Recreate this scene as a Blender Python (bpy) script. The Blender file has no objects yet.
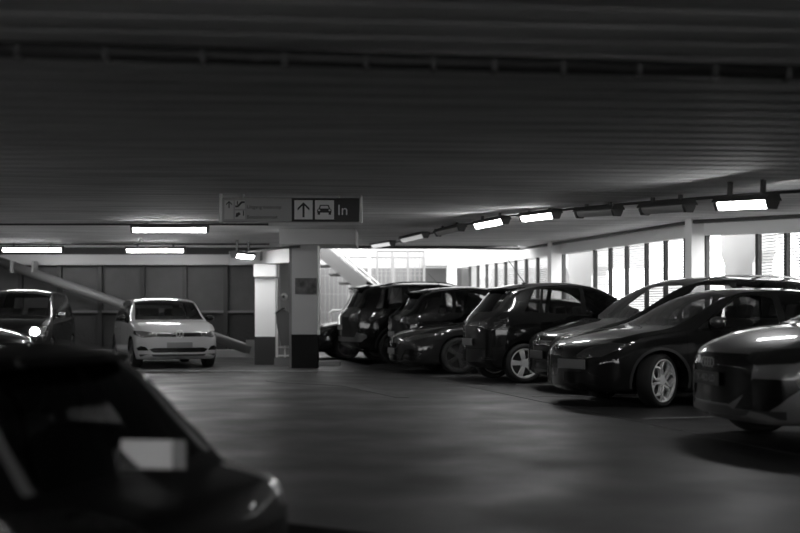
import bpy, bmesh, math, random
from mathutils import Vector, Matrix
random.seed(7)
PI = math.pi
SC = bpy.context.scene
COL = SC.collection

# ------------------------------------------------------------------ materials
MATS = {}
def mat(name, col=0.5, rough=0.5, metal=0.0, coat=0.0, emit=0.0, spec=0.5, noise=None, bump=None, coat_rough=0.05):
    if name in MATS:
        return MATS[name]
    m = bpy.data.materials.new(name); m.use_nodes = True
    nt = m.node_tree; b = nt.nodes['Principled BSDF']
    c = (col, col, col, 1) if not isinstance(col, tuple) else (*col, 1)
    b.inputs['Base Color'].default_value = c
    b.inputs['Roughness'].default_value = rough
    b.inputs['Metallic'].default_value = metal
    b.inputs['Coat Weight'].default_value = coat
    b.inputs['Coat Roughness'].default_value = coat_rough
    b.inputs['Specular IOR Level'].default_value = spec
    if emit:
        b.inputs['Emission Color'].default_value = (1, 1, 1, 1)
        b.inputs['Emission Strength'].default_value = emit
    if noise:                                  # (scale, amount, stretch xyz)
        sc, am, st = noise
        tc = nt.nodes.new('ShaderNodeTexCoord'); mp = nt.nodes.new('ShaderNodeMapping')
        mp.inputs['Scale'].default_value = st
        n = nt.nodes.new('ShaderNodeTexNoise'); n.inputs['Scale'].default_value = sc; n.inputs['Detail'].default_value = 6
        r = nt.nodes.new('ShaderNodeMapRange')
        r.inputs['From Min'].default_value = 0.3; r.inputs['From Max'].default_value = 0.7
        r.inputs['To Min'].default_value = max(0, col*(1-am)); r.inputs['To Max'].default_value = col*(1+am)
        nt.links.new(tc.outputs['Object'], mp.inputs['Vector']); nt.links.new(mp.outputs['Vector'], n.inputs['Vector'])
        nt.links.new(n.outputs['Fac'], r.inputs['Value']); nt.links.new(r.outputs['Result'], b.inputs['Base Color'])
    if bump:                                   # (scale, strength)
        v = nt.nodes.new('ShaderNodeTexVoronoi'); v.inputs['Scale'].default_value = bump[0]
        tc = nt.nodes.new('ShaderNodeTexCoord'); nt.links.new(tc.outputs['Object'], v.inputs['Vector'])
        bp = nt.nodes.new('ShaderNodeBump'); bp.inputs['Strength'].default_value = bump[1]; bp.inputs['Distance'].default_value = 0.02
        nt.links.new(v.outputs['Distance'], bp.inputs['Height']); nt.links.new(bp.outputs['Normal'], b.inputs['Normal'])
    MATS[name] = m
    return m

def glass(name, tint=0.55):
    if name in MATS:
        return MATS[name]
    m = bpy.data.materials.new(name); m.use_nodes = True
    nt = m.node_tree; nt.nodes.remove(nt.nodes['Principled BSDF'])
    out = nt.nodes['Material Output']
    t = nt.nodes.new('ShaderNodeBsdfTransparent'); t.inputs['Color'].default_value = (tint, tint, tint, 1)
    g = nt.nodes.new('ShaderNodeBsdfGlossy'); g.inputs['Roughness'].default_value = 0.01
    f = nt.nodes.new('ShaderNodeFresnel'); f.inputs['IOR'].default_value = 1.5
    mx = nt.nodes.new('ShaderNodeMixShader')
    nt.links.new(f.outputs[0], mx.inputs[0]); nt.links.new(t.outputs[0], mx.inputs[1]); nt.links.new(g.outputs[0], mx.inputs[2])
    nt.links.new(mx.outputs[0], out.inputs['Surface'])
    MATS[name] = m
    return m

M = dict(
    black=lambda: mat('black_plastic', 0.012, 0.45),
    trim=lambda: mat('gloss_black_trim', 0.008, 0.15),
    rubber=lambda: mat('tyre_rubber', 0.014, 0.75),
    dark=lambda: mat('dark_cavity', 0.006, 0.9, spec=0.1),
    chrome=lambda: mat('chrome', 0.75, 0.12, 1.0),
    alloy=lambda: mat('alloy', 0.80, 0.35, 0.35),
    alloy_dark=lambda: mat('dark_alloy', 0.16, 0.32, 0.8),
    fabric=lambda: mat('seat_fabric', 0.03, 0.85),
    dash=lambda: mat('dashboard_plastic', 0.018, 0.6),
    lamp=lambda: mat('headlamp_lens', 0.10, 0.06, 0.65, coat=1.0, bump=(22, 0.55)),
    taillamp=lambda: mat('tail_lamp_lens', 0.012, 0.22, 0.0, coat=0.35, spec=.3, bump=(26, 0.3)),
    plate=lambda: mat('number_plate', 0.14, 0.5),
    glass=lambda: glass('car_glass', 0.62),
    glass_dark=lambda: glass('privacy_glass', 0.18),
    white_paint=lambda: mat('white_paint', 0.50, 0.35),
    white_wall=lambda: mat('white_painted_steel', 0.62, 0.5),
    lit=lambda: mat('lit_headlamp', 1.0, 0.3, emit=30),
)
def mt(k):
    return k if not isinstance(k, str) else M[k]()

# ------------------------------------------------------------------ object helpers
def link_mesh(name, bm, m=None, parent=None, smooth=False, keep_bm=False):
    me = bpy.data.meshes.new(name)
    bm.to_mesh(me)
    if not keep_bm: bm.free()
    o = bpy.data.objects.new(name, me); COL.objects.link(o)
    if m is not None:
        for x in (m if isinstance(m, (list, tuple)) else [m]):
            me.materials.append(mt(x))
    if smooth:
        for p in me.polygons: p.use_smooth = True
    if parent is not None:
        o.parent = parent
    return o

def empty(name, label, cat, loc=(0, 0, 0), rz=0.0, group=None):
    o = bpy.data.objects.new(name, None); COL.objects.link(o)
    o.location = loc; o.rotation_euler = (0, 0, rz); o.empty_display_size = 0.2
    tag(o, label, cat, group)
    return o

def tag(o, label, cat, group=None):
    o['label'] = label; o['category'] = cat
    if group: o['group'] = group
    return o

def struct(o):
    o['kind'] = 'structure'
    return o

def box(bm, c, s, rot=None, bev=0.0):
    """box centred at c with full sizes s, optional rotation matrix"""
    r = bmesh.ops.create_cube(bm, size=1.0)
    vs = r['verts']
    for v in vs:
        v.co = Vector((v.co.x*s[0], v.co.y*s[1], v.co.z*s[2]))
    if bev:
        es = list({e for v in vs for e in v.link_edges})
        rr = bmesh.ops.bevel(bm, geom=es, offset=bev, segments=2, affect='EDGES', profile=0.5)
        vs = list({v for f in rr['faces'] for v in f.verts} | {v for v in vs if v.is_valid})
    mtx = Matrix.Translation(Vector(c)) @ (rot.to_4x4() if rot is not None else Matrix.Identity(4))
    for v in vs: v.co = mtx @ v.co
    return vs

def bar(bm, a, b, w, h=None, roll_up=Vector((0, 0, 1))):
    """rectangular bar from a to b, width w (sideways) and height h (upwards)"""
    a = Vector(a); b = Vector(b); d = b-a; L = d.length; d.normalize()
    h = w if h is None else h
    side = d.cross(roll_up)
    if side.length < 1e-4: side = Vector((1, 0, 0))
    side.normalize(); up = side.cross(d)
    vs = []
    for p in (a, b):
        for i, j in ((-1, -1), (1, -1), (1, 1), (-1, 1)):
            vs.append(bm.verts.new(p+side*(i*w/2)+up*(j*h/2)))
    for q in ((0, 1, 2, 3), (7, 6, 5, 4), (0, 4, 5, 1), (1, 5, 6, 2), (2, 6, 7, 3), (3, 7, 4, 0)):
        bm.faces.new([vs[i] for i in q])

def tube(bm, pts, r, n=12, caps=True):
    pts = [Vector(p) for p in pts]; rings = []
    for i, p in enumerate(pts):
        d = (pts[min(i+1, len(pts)-1)]-pts[max(i-1, 0)]).normalized()
        s = d.cross(Vector((0, 0, 1)))
        if s.length < 1e-3: s = Vector((1, 0, 0))
        s.normalize(); u = s.cross(d)
        rr = r if not isinstance(r, (list, tuple)) else r[i]
        rings.append([bm.verts.new(p+s*math.cos(2*PI*k/n)*rr+u*math.sin(2*PI*k/n)*rr) for k in range(n)])
    for a, b in zip(rings, rings[1:]):
        for k in range(n):
            bm.faces.new((a[k], a[(k+1) % n], b[(k+1) % n], b[k]))
    if caps:
        bm.faces.new(rings[0][::-1]); bm.faces.new(rings[-1])

def lathe_y(bm, prof, n=40, cx=0, cz=0, closed=False):
    """revolve (y, r) profile round the Y axis"""
    rings = [[bm.verts.new((cx+r*math.cos(2*PI*k/n), y, cz+r*math.sin(2*PI*k/n))) for k in range(n)] for y, r in prof]
    prs = list(zip(rings, rings[1:]))
    if closed: prs.append((rings[-1], rings[0]))
    for a, b in prs:
        for k in range(n):
            bm.faces.new((a[k], a[(k+1) % n], b[(k+1) % n], b[k]))
    return rings

def prism(bm, poly, y0, y1, axis='y'):
    """extrude a 2D polygon; axis y: poly is (x,z); axis x: poly is (y,z); axis z: poly is (x,y)"""
    def P(p, t):
        return (p[0], t, p[1]) if axis == 'y' else (t, p[0], p[1]) if axis == 'x' else (p[0], p[1], t)
    a = [bm.verts.new(P(p, y0)) for p in poly]; b = [bm.verts.new(P(p, y1)) for p in poly]
    n = len(poly)
    bm.faces.new(a); bm.faces.new(b[::-1])
    for i in range(n):
        bm.faces.new((a[i], b[i], b[(i+1) % n], a[(i+1) % n]))

def fix(bm):
    bmesh.ops.recalc_face_normals(bm, faces=bm.faces)
    return bm

def text_mesh(name, s, size, m, parent, loc, rot, depth=0.003, align='CENTER'):
    cu = bpy.data.curves.new(name, 'FONT'); cu.body = s; cu.size = size; cu.extrude = depth
    cu.align_x = align; cu.align_y = 'CENTER'
    o = bpy.data.objects.new(name+'_src', cu); COL.objects.link(o)
    bpy.context.view_layer.update()
    me = bpy.data.meshes.new_from_object(o.evaluated_get(bpy.context.evaluated_depsgraph_get()))
    bpy.data.objects.remove(o); bpy.data.curves.remove(cu)
    me.materials.clear(); me.materials.append(mt(m)); me.name = name
    r = bpy.data.objects.new(name, me); COL.objects.link(r)
    r.parent = parent; r.location = loc; r.rotation_euler = rot
    return r

def pchip(keys):
    xs = [k[0] for k in keys]; ys = [k[1] for k in keys]; n = len(xs)
    h = [xs[i+1]-xs[i] for i in range(n-1)]; d = [(ys[i+1]-ys[i])/h[i] for i in range(n-1)]
    m = [0.0]*n
    m[0] = d[0]; m[-1] = d[-1]
    for i in range(1, n-1):
        if d[i-1]*d[i] <= 0: m[i] = 0.0
        else:
            w1 = 2*h[i]+h[i-1]; w2 = h[i]+2*h[i-1]
            m[i] = (w1+w2)/(w1/d[i-1]+w2/d[i])
    def f(x):
        if x <= xs[0]: return ys[0]
        if x >= xs[-1]: return ys[-1]
        i = 0
        while x > xs[i+1]: i += 1
        t = (x-xs[i])/h[i]
        return ((1+2*t)*(1-t)**2*ys[i]+t*(1-t)**2*h[i]*m[i]+t*t*(3-2*t)*ys[i+1]+t*t*(t-1)*h[i]*m[i+1])
    return f

def clamp(x, a=0.0, b=1.0): return max(a, min(b, x))
WORLD = 5.0; EXPO = 0.33
# ------------------------------------------------------------------ cars
# local frame of a car: nose at x = 0, tail at x = L, z up, root on the ground under the nose
def in_poly(x, y, poly):
    r = False; j = len(poly)-1
    for i in range(len(poly)):
        xi, yi = poly[i]; xj, yj = poly[j]
        if (yi > y) != (yj > y) and x < (xj-xi)*(y-yi)/(yj-yi)+xi: r = not r
        j = i
    return r

class Shell:
    def __init__(s, sp):
        s.sp = sp; s.L = sp['L']; s.W = sp['W']
        s.T = pchip(sp['top']); s.Bk = pchip(sp['belt']); s.P = pchip(sp['plan'])
        s.zb = pchip(sp['bottom'])
        s.H = max(z for _, z in sp['top'])
        s.pid = {}; s.parts = []
    def section(s, x):
        sp = s.sp
        T, zb, w = s.T(x), s.zb(x), s.W*s.P(x)
        B = min(s.Bk(x), T-min(0.055, 0.2*(T-zb)))
        c = clamp((T-B)/(s.H-s.Bk(s.L*0.5))*1.05)
        yb = w*(1-sp.get('belt_in', 0.035))
        yr = yb*0.93-sp.get('tumble', 0.13)*c
        zr = B+(T-B)*(0.55+0.34*c)
        zm = zb+0.40*(B-zb); zs = zb+0.80*(B-zb)
        return T, zb, w, B, c, yb, yr, zr, zm, zs
    def curve(s, x):
        T, zb, w, B, c, yb, yr, zr, zm, zs = s.section(x)
        pts = []                                # (y, z, band of the face that starts here)
        for i in range(3): pts.append(((w-0.12)*i/3, zb, 0))
        pts.append((w-0.12, zb, 0)); pts.append((w-0.06, zb+0.012, 0))
        f = pchip([(zb+0.05, w*0.975-0.012), (zm, w), (zs, w*0.992), (B, yb)]) if B > zb+0.1 else (lambda z: w)
        for i in range(10):
            z = zb+0.05+(B-zb-0.05)*i/10
            pts.append((f(z), z, 1))
        for i in range(6):
            t = i/6
            pts.append((yb+(yr-yb)*t+0.022*c*math.sin(PI*t), B+(zr-B)*t, 2))
        n = 10
        for i in range(n+1):
            y = yr*(1-(i/n)**1.3)
            pts.append((y, zr+(T-zr)*(1-(y/yr)**2.4), 3))
        return pts
    def place(s, x, y, z):
        sp = s.sp
        q = (y/s.W)**2
        X = x+sp.get('sweep_f', 0.22)*q*math.exp(-x/0.45)-sp.get('sweep_r', 0.14)*q*math.exp(-(s.L-x)/0.45)
        return Vector((X, y, z))
    def build(s):
        sp = s.sp; L = s.L
        xs = set()
        n = 14
        for i in range(n+1):
            xs.add(round(0.35*(1-math.cos(PI/2*i/n)), 4)); xs.add(round(L-0.35*(1-math.cos(PI/2*i/n)), 4))
        k = int((L-0.7)/0.075)
        for i in range(1, k): xs.add(round(0.35+(L-0.7)*i/k, 4))
        xs = sorted(xs)
        bm = bmesh.new()
        band = bm.faces.layers.int.new('band'); part = bm.faces.layers.int.new('part')
        rows = []
        for x in xs:
            c = s.curve(x)
            R = [bm.verts.new(s.place(x, y, z)) for y, z, b in c]
            Lf = [v if (i == 0 or i == len(c)-1) else bm.verts.new(s.place(x, -c[i][0], c[i][1])) for i, v in enumerate(R)]
            rows.append((R, Lf, [b for _, _, b in c], c))
        for (R0, L0, b0, _), (R1, L1, _, _) in zip(rows, rows[1:]):
            for i in range(len(R0)-1):
                for A, Bq, flip in ((R0, R1, False), (L0, L1, True)):
                    q = [A[i], Bq[i], Bq[i+1], A[i+1]]
                    q = [v for j, v in enumerate(q) if v not in q[:j]]
                    f = bm.faces.new(q[::-1] if not flip else q)
                    f[band] = b0[i]
        for (R, Lf, bb, c), x, tagv in ((rows[0], xs[0], 4), (rows[-1], xs[-1], 5)):
            grid = []; K = 12
            for i, (y, z, b) in enumerate(c):
                if R[i] is Lf[i]:
                    grid.append([R[i]]*(K+1)); continue
                grid.append([R[i]]+[bm.verts.new(s.place(x, y*(1-2*j/K), z)) for j in range(1, K)]+[Lf[i]])
            for i in range(len(c)-1):
                for j in range(K):
                    q = [grid[i][j], grid[i][j+1], grid[i+1][j+1], grid[i+1][j]]
                    q = [v for a, v in enumerate(q) if v not in q[:a]]
                    if len(q) < 3: continue
                    try: f = bm.faces.new(q)
                    except ValueError: continue
                    f[band] = tagv
        bmesh.ops.remove_doubles(bm, verts=bm.verts, dist=1e-5)
        bmesh.ops.recalc_face_normals(bm, faces=bm.faces)
        s.bm = bm; s.band = bm.faces.layers.int['band']; s.part = bm.faces.layers.int['part']
        return s
    def define(s, name, m, lr=False):
        for i, (n_, m_, l_) in enumerate(s.parts):
            if n_ == name and m_ == m: return i+1
        s.parts.append((name, m, lr)); return len(s.parts)
    def cut(s, poly, axes, filt, pid):
        bm = s.bm; a, b = axes; c = 3-a-b
        lo = (min(p[0] for p in poly), min(p[1] for p in poly)); hi = (max(p[0] for p in poly), max(p[1] for p in poly))
        cand = []
        for f in bm.faces:
            if not filt(f): continue
            va = [v.co[a] for v in f.verts]; vb = [v.co[b] for v in f.verts]
            if min(va) <= hi[0] and max(va) >= lo[0] and min(vb) <= hi[1] and max(vb) >= lo[1]: cand.append(f)
        n = len(poly)
        for i in range(n):
            p, q = poly[i], poly[(i+1) % n]
            d = (q[0]-p[0], q[1]-p[1])
            if abs(d[0])+abs(d[1]) < 1e-6: continue
            co = [0, 0, 0]; no = [0, 0, 0]
            co[a], co[b] = p; no[a], no[b] = -d[1], d[0]
            co, no = Vector(co), Vector(no).normalized()
            geom = list({v for f in cand for v in f.verts})+list({e for f in cand for e in f.edges})+cand
            if not cand: return
            r = bmesh.ops.bisect_plane(bm, geom=geom, dist=1e-6, plane_co=co, plane_no=no)
            cand = [g for g in r['geom'] if isinstance(g, bmesh.types.BMFace)]
        for f in cand:
            m = f.calc_center_median()
            if in_poly(m[a], m[b], poly): f[s.part] = pid
    # the four directions a shape can be laid on the body from
    def side(s, poly, pid, bands=(1, 2)):
        s.cut(poly, (0, 2), lambda f: f[s.band] in bands and abs(f.normal.y) > 0.25, pid)
    def front(s, poly, pid, mirror=False, xmax=0.9, nx=-0.12):
        fl = lambda f: f[s.band] != 0 and f.normal.x < nx and f.calc_center_median().x < xmax
        s.cut(poly, (1, 2), fl, pid)
        if mirror: s.cut([(-y, z) for y, z in poly], (1, 2), fl, pid)
    def rear(s, poly, pid, mirror=False, back=1.2, nx=0.12):
        fl = lambda f: f[s.band] != 0 and f.normal.x > nx and f.calc_center_median().x > s.L-back
        s.cut(poly, (1, 2), fl, pid)
        if mirror: s.cut([(-y, z) for y, z in poly], (1, 2), fl, pid)
    def topcut(s, poly, pid, nz=0.05):
        s.cut(poly, (0, 1), lambda f: f[s.band] == 3 and f.normal.z > nz, pid)
    def rail(s, x): return s.section(x)[7]
    def beltz(s, x): return s.section(x)[3]
    def rail_y(s, x): return s.section(x)[6]
    def extract(s, faces, off=0.0, flip=False):
        out = bmesh.new(); vm = {}
        for f in faces:
            vs = []
            for v in f.verts:
                if v not in vm: vm[v] = out.verts.new(v.co+v.normal*off)
                vs.append(vm[v])
            try: out.faces.new(vs[::-1] if flip else vs)
            except ValueError: pass
        return out

def arc(cx, cz, r, n=28): return [(cx+r*math.cos(2*PI*i/n), cz+r*math.sin(2*PI*i/n)) for i in range(n)]

WHEELS = {}
def wheel_meshes(style, r, w, rimmat):
    key = (style, r, w, rimmat)
    if key in WHEELS: return WHEELS[key]
    rr = r*(0.79 if style == 'loops' else 0.73)
    bm = bmesh.new()
    prof = [(-w/2+0.012, rr), (-w/2, rr+0.02), (-w/2-0.004, (r+rr)/2), (-w/2+0.012, r-0.012), (-w/2+0.035, r), (w/2-0.035, r), (w/2-0.012, r-0.012), (w/2, (r+rr)/2), (w/2-0.012, rr)]
    lathe_y(bm, prof, 48, closed=True); fix(bm)
    ty = bpy.data.meshes.new('tyre'); bm.to_mesh(ty); bm.free(); ty.materials.append(mt('rubber'))
    for p in ty.polygons: p.use_smooth = True
    bm = bmesh.new()
    y0 = -w/2+0.006
    lathe_y(bm, [(y0+0.02, rr-0.022), (y0, rr-0.012), (y0, rr+0.004), (y0+0.02, rr+0.002), (w/2-0.02, rr), (w/2-0.02, rr-0.02), (y0+0.05, rr-0.03)], 48, closed=True)
    lathe_y(bm, [(y0+0.055, 0.001), (y0+0.01, 0.002), (y0+0.012, 0.055), (y0+0.03, 0.07), (y0+0.06, 0.07)], 24)
    def spoke(a0, wi, wo, r0=0.05, r1=None, bow=0.0):
        r1 = rr-0.008 if r1 is None else r1
        n = 6; A = []; Bq = []
        for i in range(n+1):
            t = i/n; rad = r0+(r1-r0)*t; ang = a0+bow*math.sin(PI*t)
            wd = wi+(wo-wi)*t
            yy = y0+0.016-0.012*math.sin(PI*t*0.9)
            for sgn, lst in ((-1, A), (1, Bq)):
                px = rad*math.cos(ang)-sgn*wd*math.sin(ang); pz = rad*math.sin(ang)+sgn*wd*math.cos(ang)
                lst.append((bm.verts.new((px, yy, pz)), bm.verts.new((px, yy+0.035, pz))))
        for i in range(n):
            bm.faces.new((A[i][0], Bq[i][0], Bq[i+1][0], A[i+1][0]))
            bm.faces.new((A[i][0], A[i+1][0], A[i+1][1], A[i][1]))
            bm.faces.new((Bq[i][0], Bq[i][1], Bq[i+1][1], Bq[i+1][0]))
    N = 5
    for k in range(N):
        a = 2*PI*k/N+PI/2
        if style == 'five':
            spoke(a-0.10, 0.026, 0.022); spoke(a+0.10, 0.026, 0.022)
        elif style == 'twin':
            spoke(a-0.13, 0.016, 0.018); spoke(a+0.13, 0.016, 0.018)
        elif style == 'loops':
            spoke(a-0.07, 0.014, 0.014, bow=-0.42); spoke(a+0.07, 0.014, 0.014, bow=0.42)
        elif style == 'ten':
            spoke(a, 0.014, 0.016); spoke(a+PI/N, 0.014, 0.016)
        else:
            spoke(a, 0.05, 0.07)
    fix(bm)
    rim = bpy.data.meshes.new('rim'); bm.to_mesh(rim); bm.free(); rim.materials.append(mt(rimmat))
    bm = bmesh.new()
    lathe_y(bm, [(0.02, 0.03), (-0.01, 0.05), (-0.01, rr*0.80), (0.01, rr*0.80), (0.01, 0.05)], 32)
    lathe_y(bm, [(w/2-0.03, 0.001), (w/2-0.03, rr-0.005)], 32); fix(bm)
    dk = bpy.data.meshes.new('brake_disc'); bm.to_mesh(dk); bm.free(); dk.materials.append(mat('brake_disc', 0.10, 0.5, 0.6))
    WHEELS[key] = (ty, rim, dk)
    return WHEELS[key]

def add(name, me, parent, loc=(0, 0, 0), rot=(0, 0, 0)):
    o = bpy.data.objects.new(name, me); COL.objects.link(o)
    o.parent = parent; o.location = loc; o.rotation_euler = rot
    return o

_seat = {}
def seat_meshes():
    if _seat: return _seat['a']
    bm = bmesh.new()
    box(bm, (0.0, 0, 0.10), (0.52, 0.50, 0.16), bev=0.05)
    box(bm, (0.29, 0, 0.42), (0.13, 0.50, 0.60), rot=Matrix.Rotation(math.radians(18), 3, 'Y'), bev=0.05)
    a = bpy.data.meshes.new('seat'); bm.to_mesh(a); bm.free(); a.materials.append(mt('fabric'))
    bm = bmesh.new()
    box(bm, (0.44, 0, 0.80), (0.10, 0.26, 0.18), rot=Matrix.Rotation(math.radians(14), 3, 'Y'), bev=0.035)
    for y in (-0.06, 0.06): tube(bm, [(0.385, y, 0.64), (0.43, y, 0.76)], 0.007, 6)
    b = bpy.data.meshes.new('headrest'); bm.to_mesh(b); bm.free(); b.materials.append(mt('fabric'))
    _seat['a'] = (a, b)
    return _seat['a']

def car(name, sp, loc, rz, label, group=None, cat='car'):
    root = empty(name, label, cat, loc, rz, group)
    S = Shell(sp); S.build()
    L, W = sp['L'], sp['W']; bm = S.bm
    paint = sp['paint']
    xf, xr, r = sp['xf'], sp['xf']+sp['wb'], sp['r']
    # panel gaps and sills first, then black surrounds, then glass
    gap = S.define('panel_gap', 'dark'); 
    for (xa, za, xb, zb2) in sp.get('gaps', []):
        d = Vector((xb-xa, zb2-za)).normalized()*0.005; nx, nz = -d.y, d.x
        S.side([(xa-nx, za-nz), (xb-nx, zb2-nz), (xb+nx, zb2+nz), (xa+nx, za+nz)], gap)
    if sp.get('sill'):
        p = S.define('sill_trim', sp['sill'][1]); z0 = sp['sill'][0]
        S.side([(0.0, 0.05), (L, 0.05), (L, z0), (0.0, z0)], p, (1,))
        S.cut([(0.0, -W), (0.3, -W), (0.3, W), (0.0, W)], (0, 1), lambda f: False, p)
    sg = sp['side_glass']
    def band_poly(xb0, xb1, xt0, xt1, lo, hi, n=5):
        bot = [(xb0+(xb1-xb0)*i/2, S.beltz(xb0+(xb1-xb0)*i/2)+lo) for i in range(3)]
        top = [(xt1+(xt0-xt1)*i/n, S.rail(xt1+(xt0-xt1)*i/n)-hi) for i in range(n+1)]
        return [(x, z) for x, z in bot]+top
    sur = S.define('window_surround', sp.get('surround', 'trim'), True)
    x0, x1 = sg[0], sg[-1]
    S.side(band_poly(x0[0]-0.05, x1[1]+0.035, x0[2]-0.03, x1[3]+0.03, -0.012, 0.012, 8), sur)
    for i, g in enumerate(sg):
        p = S.define('side_window' if i < 2 else 'quarter_window', sp.get('glass_rear', 'glass') if i > 0 else 'glass', True)
        S.side(band_poly(g[0], g[1], g[2], g[3], 0.018, 0.04), p)
    wx0, wx1 = sp['windscreen']
    p = S.define('windscreen', 'glass')
    n = 6; pr = [(wx0+(wx1-wx0)*i/n, S.rail_y(wx0+(wx1-wx0)*i/n)-0.035) for i in range(n+1)]
    bulge = sp.get('screen_bulge', 0.10)
    poly = [(x-bulge*(1-i/n)*0.0, y) for i, (x, y) in enumerate(pr)]
    low = [(wx0-bulge*math.cos(PI/2*k/3), -pr[0][1]*k/3) for k in (-2, -1, 0, 1, 2)]
    poly = poly+[(x, -y) for x, y in pr[::-1]]
    poly = poly+[(x, y) for x, y in low[::-1]]
    S.topcut(poly, p)
    # rear window
    if sp.get('rear_glass'):
        zl, zh, yl, yh = sp['rear_glass']
        p = S.define('rear_window', sp.get('glass_rear', 'glass'))
        S.rear([(-yl, zl), (yl, zl), (yl+0.01, zl+(zh-zl)*0.3), (yh, zh), (-yh, zh), (-yl-0.01, zl+(zh-zl)*0.3)], p, nx=0.08)
    for (nm, m, view, poly, mir) in sp.get('patches', []):
        p = S.define(nm, m, mir)
        if view == 'front': S.front(poly, p, mir)
        elif view == 'rear': S.rear(poly, p, mir)
        elif view == 'side': S.side(poly, p)
        elif view == 'top': S.topcut(poly, p)
    # wheel arches
    hole = S.define('hole', 'dark')
    if sp.get('arch_trim'):
        wtm, wtw = sp['arch_trim']
        at = S.define('arch_trim', wtm, True)
        for xa in (xf, xr): S.side(arc(xa, r, r+0.045+wtw), at, (1,))
    for xa in (xf, xr):
        S.cut(arc(xa, r, r+0.045), (0, 2), lambda f: f[S.band] in (0, 1) and abs(f.calc_center_median().y) > W-0.34, hole)
    bm.normal_update()
    fs = {}
    for f in bm.faces:
        k = f[S.part]
        side_k = 0
        if k and S.parts[k-1][2]:
            mc = f.calc_center_median(); side_k = 1 if mc.y > 0 else -1
            if S.parts[k-1][0] == 'arch_trim': side_k *= 2 if mc.x > L/2 else 1
        fs.setdefault((k, side_k), []).append(f)
    body_f = fs.pop((0, 0)); nb = len(body_f)
    gap_f = [f for k in list(fs) if S.parts[k[0]-1][0] == 'panel_gap' for f in fs.pop(k)]
    ob = S.extract(body_f+gap_f); ob.faces.ensure_lookup_table()
    for i in range(nb, len(ob.faces)): ob.faces[i].material_index = 1
    me_body = link_mesh('body', ob, [paint, 'dark'], root, smooth=True)
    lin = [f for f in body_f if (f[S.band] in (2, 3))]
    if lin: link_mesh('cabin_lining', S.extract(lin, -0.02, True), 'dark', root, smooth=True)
    for (k, sd), faces in fs.items():
        nm, m, lr = S.parts[k-1]
        if nm == 'hole': continue
        link_mesh(nm, S.extract(faces), m, root, smooth=True)
    S.bm.free()
    # wheel wells
    for xa in (xf, xr):
        for sg_ in (-1, 1):
            bmw = bmesh.new()
            R = r+0.047; n = 24
            pr_ = []
            for i in range(n+1):
                a = -0.25+(PI+0.5)*i/n
                pr_.append([bmw.verts.new((xa+R*math.cos(a), sg_*y, max(0.12, r+R*math.sin(a)))) for y in (W-0.03, W-0.36)])
            for A, B2 in zip(pr_, pr_[1:]):
                bmw.faces.new((A[0], A[1], B2[1], B2[0]))
            c = bmw.verts.new((xa, sg_*(W-0.36), r))
            for A, B2 in zip(pr_, pr_[1:]): bmw.faces.new((A[1], c, B2[1]))
            link_mesh('wheel_arch_liner', bmw, 'dark', root)
    # wheels
    ty, rim, dk = wheel_meshes(sp.get('rim', 'five'), r, sp.get('tyre_w', 0.21), sp.get('rim_mat', 'alloy'))
    for xa in (xf, xr):
        for sg_ in (-1, 1):
            steer = sp.get('steer', 0.0) if xa == xf else 0.0
            wo = add('wheel', ty, root, (xa, sg_*(W-0.125), r), (0, 0.3*xa, (0 if sg_ < 0 else PI)+steer))
            add('rim', rim, wo); add('brake_disc', dk, wo)
    # wing mirrors
    mx = sp.get('mirror', (sp['windscreen'][0]+0.42, None))
    mz = S.beltz(mx[0])+0.09
    for sg_ in (-1, 1):
        b2 = bmesh.new()
        bmesh.ops.create_uvsphere(b2, u_segments=20, v_segments=12, radius=1.0)
        for v in b2.verts:
            q = 0.82 if v.co.x > 0.2 else 1.0
            v.co = Vector((min(v.co.x, 0.35)*0.11+mx[0], sg_*(W+0.065)+v.co.y*0.10*q, mz+v.co.z*0.066*q))
        bar(b2, (mx[0]+0.02, sg_*(W-0.10), mz-0.085), (mx[0]+0.01, sg_*(W+0.04), mz-0.04), 0.05, 0.025)
        mo = link_mesh('wing_mirror', b2, sp.get('mirror_mat', paint), root, smooth=True)
        b2 = bmesh.new(); box(b2, (mx[0]+0.041, sg_*(W+0.065), mz), (0.004, 0.15, 0.09), bev=0.0)
        link_mesh('mirror_glass', b2, 'chrome', mo)
    # door handles
    for hx, hz in sp.get('handles', []):
        for sg_ in (-1, 1):
            b2 = bmesh.new(); yy = W*0.99
            box(b2, (hx, sg_*(yy+0.012), hz), (0.19, 0.022, 0.026), bev=0.008)
            link_mesh('door_handle', b2, paint, root, smooth=True)
    # cabin
    sa, sb = seat_meshes()
    for sx in sp.get('seats', []):
        for sy in ((-0.36, 0.36) if sx < L*0.52 else (-0.38, 0, 0.38)):
            so = add('seat', sa, root, (sx, sy, 0.36)); add('headrest', sb, so)
    if sp.get('seats'):
        b2 = bmesh.new(); cx = sp['windscreen'][0]
        zc = S.beltz(cx+0.25)
        prism(b2, [(cx+0.02, zc-0.45), (cx+0.02, zc-0.02), (cx+0.35, zc+0.02), (cx+0.62, zc-0.06), (cx+0.66, zc-0.2), (cx+0.5, zc-0.45)], -(W-0.14), W-0.14)
        link_mesh('dashboard', fix(b2), 'dash', root)
        b2 = bmesh.new()
        sx = cx+0.80; sz = zc+0.0; sy = -0.36
        rg = []
        for i in range(24):
            a = 2*PI*i/24; ring = []
            for j in range(8):
                c = 2*PI*j/8; R = 0.185+0.014*math.cos(c)
                p = Vector((0.014*math.sin(c), R*math.cos(a), R*math.sin(a)))
                ring.append(b2.verts.new(Matrix.Rotation(math.radians(-22), 3, 'Y') @ p+Vector((sx, sy, sz))))
            rg.append(ring)
        for i in range(24):
            for j in range(8): b2.faces.new((rg[i][j], rg[(i+1) % 24][j], rg[(i+1) % 24][(j+1) % 8], rg[i][(j+1) % 8]))
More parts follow.
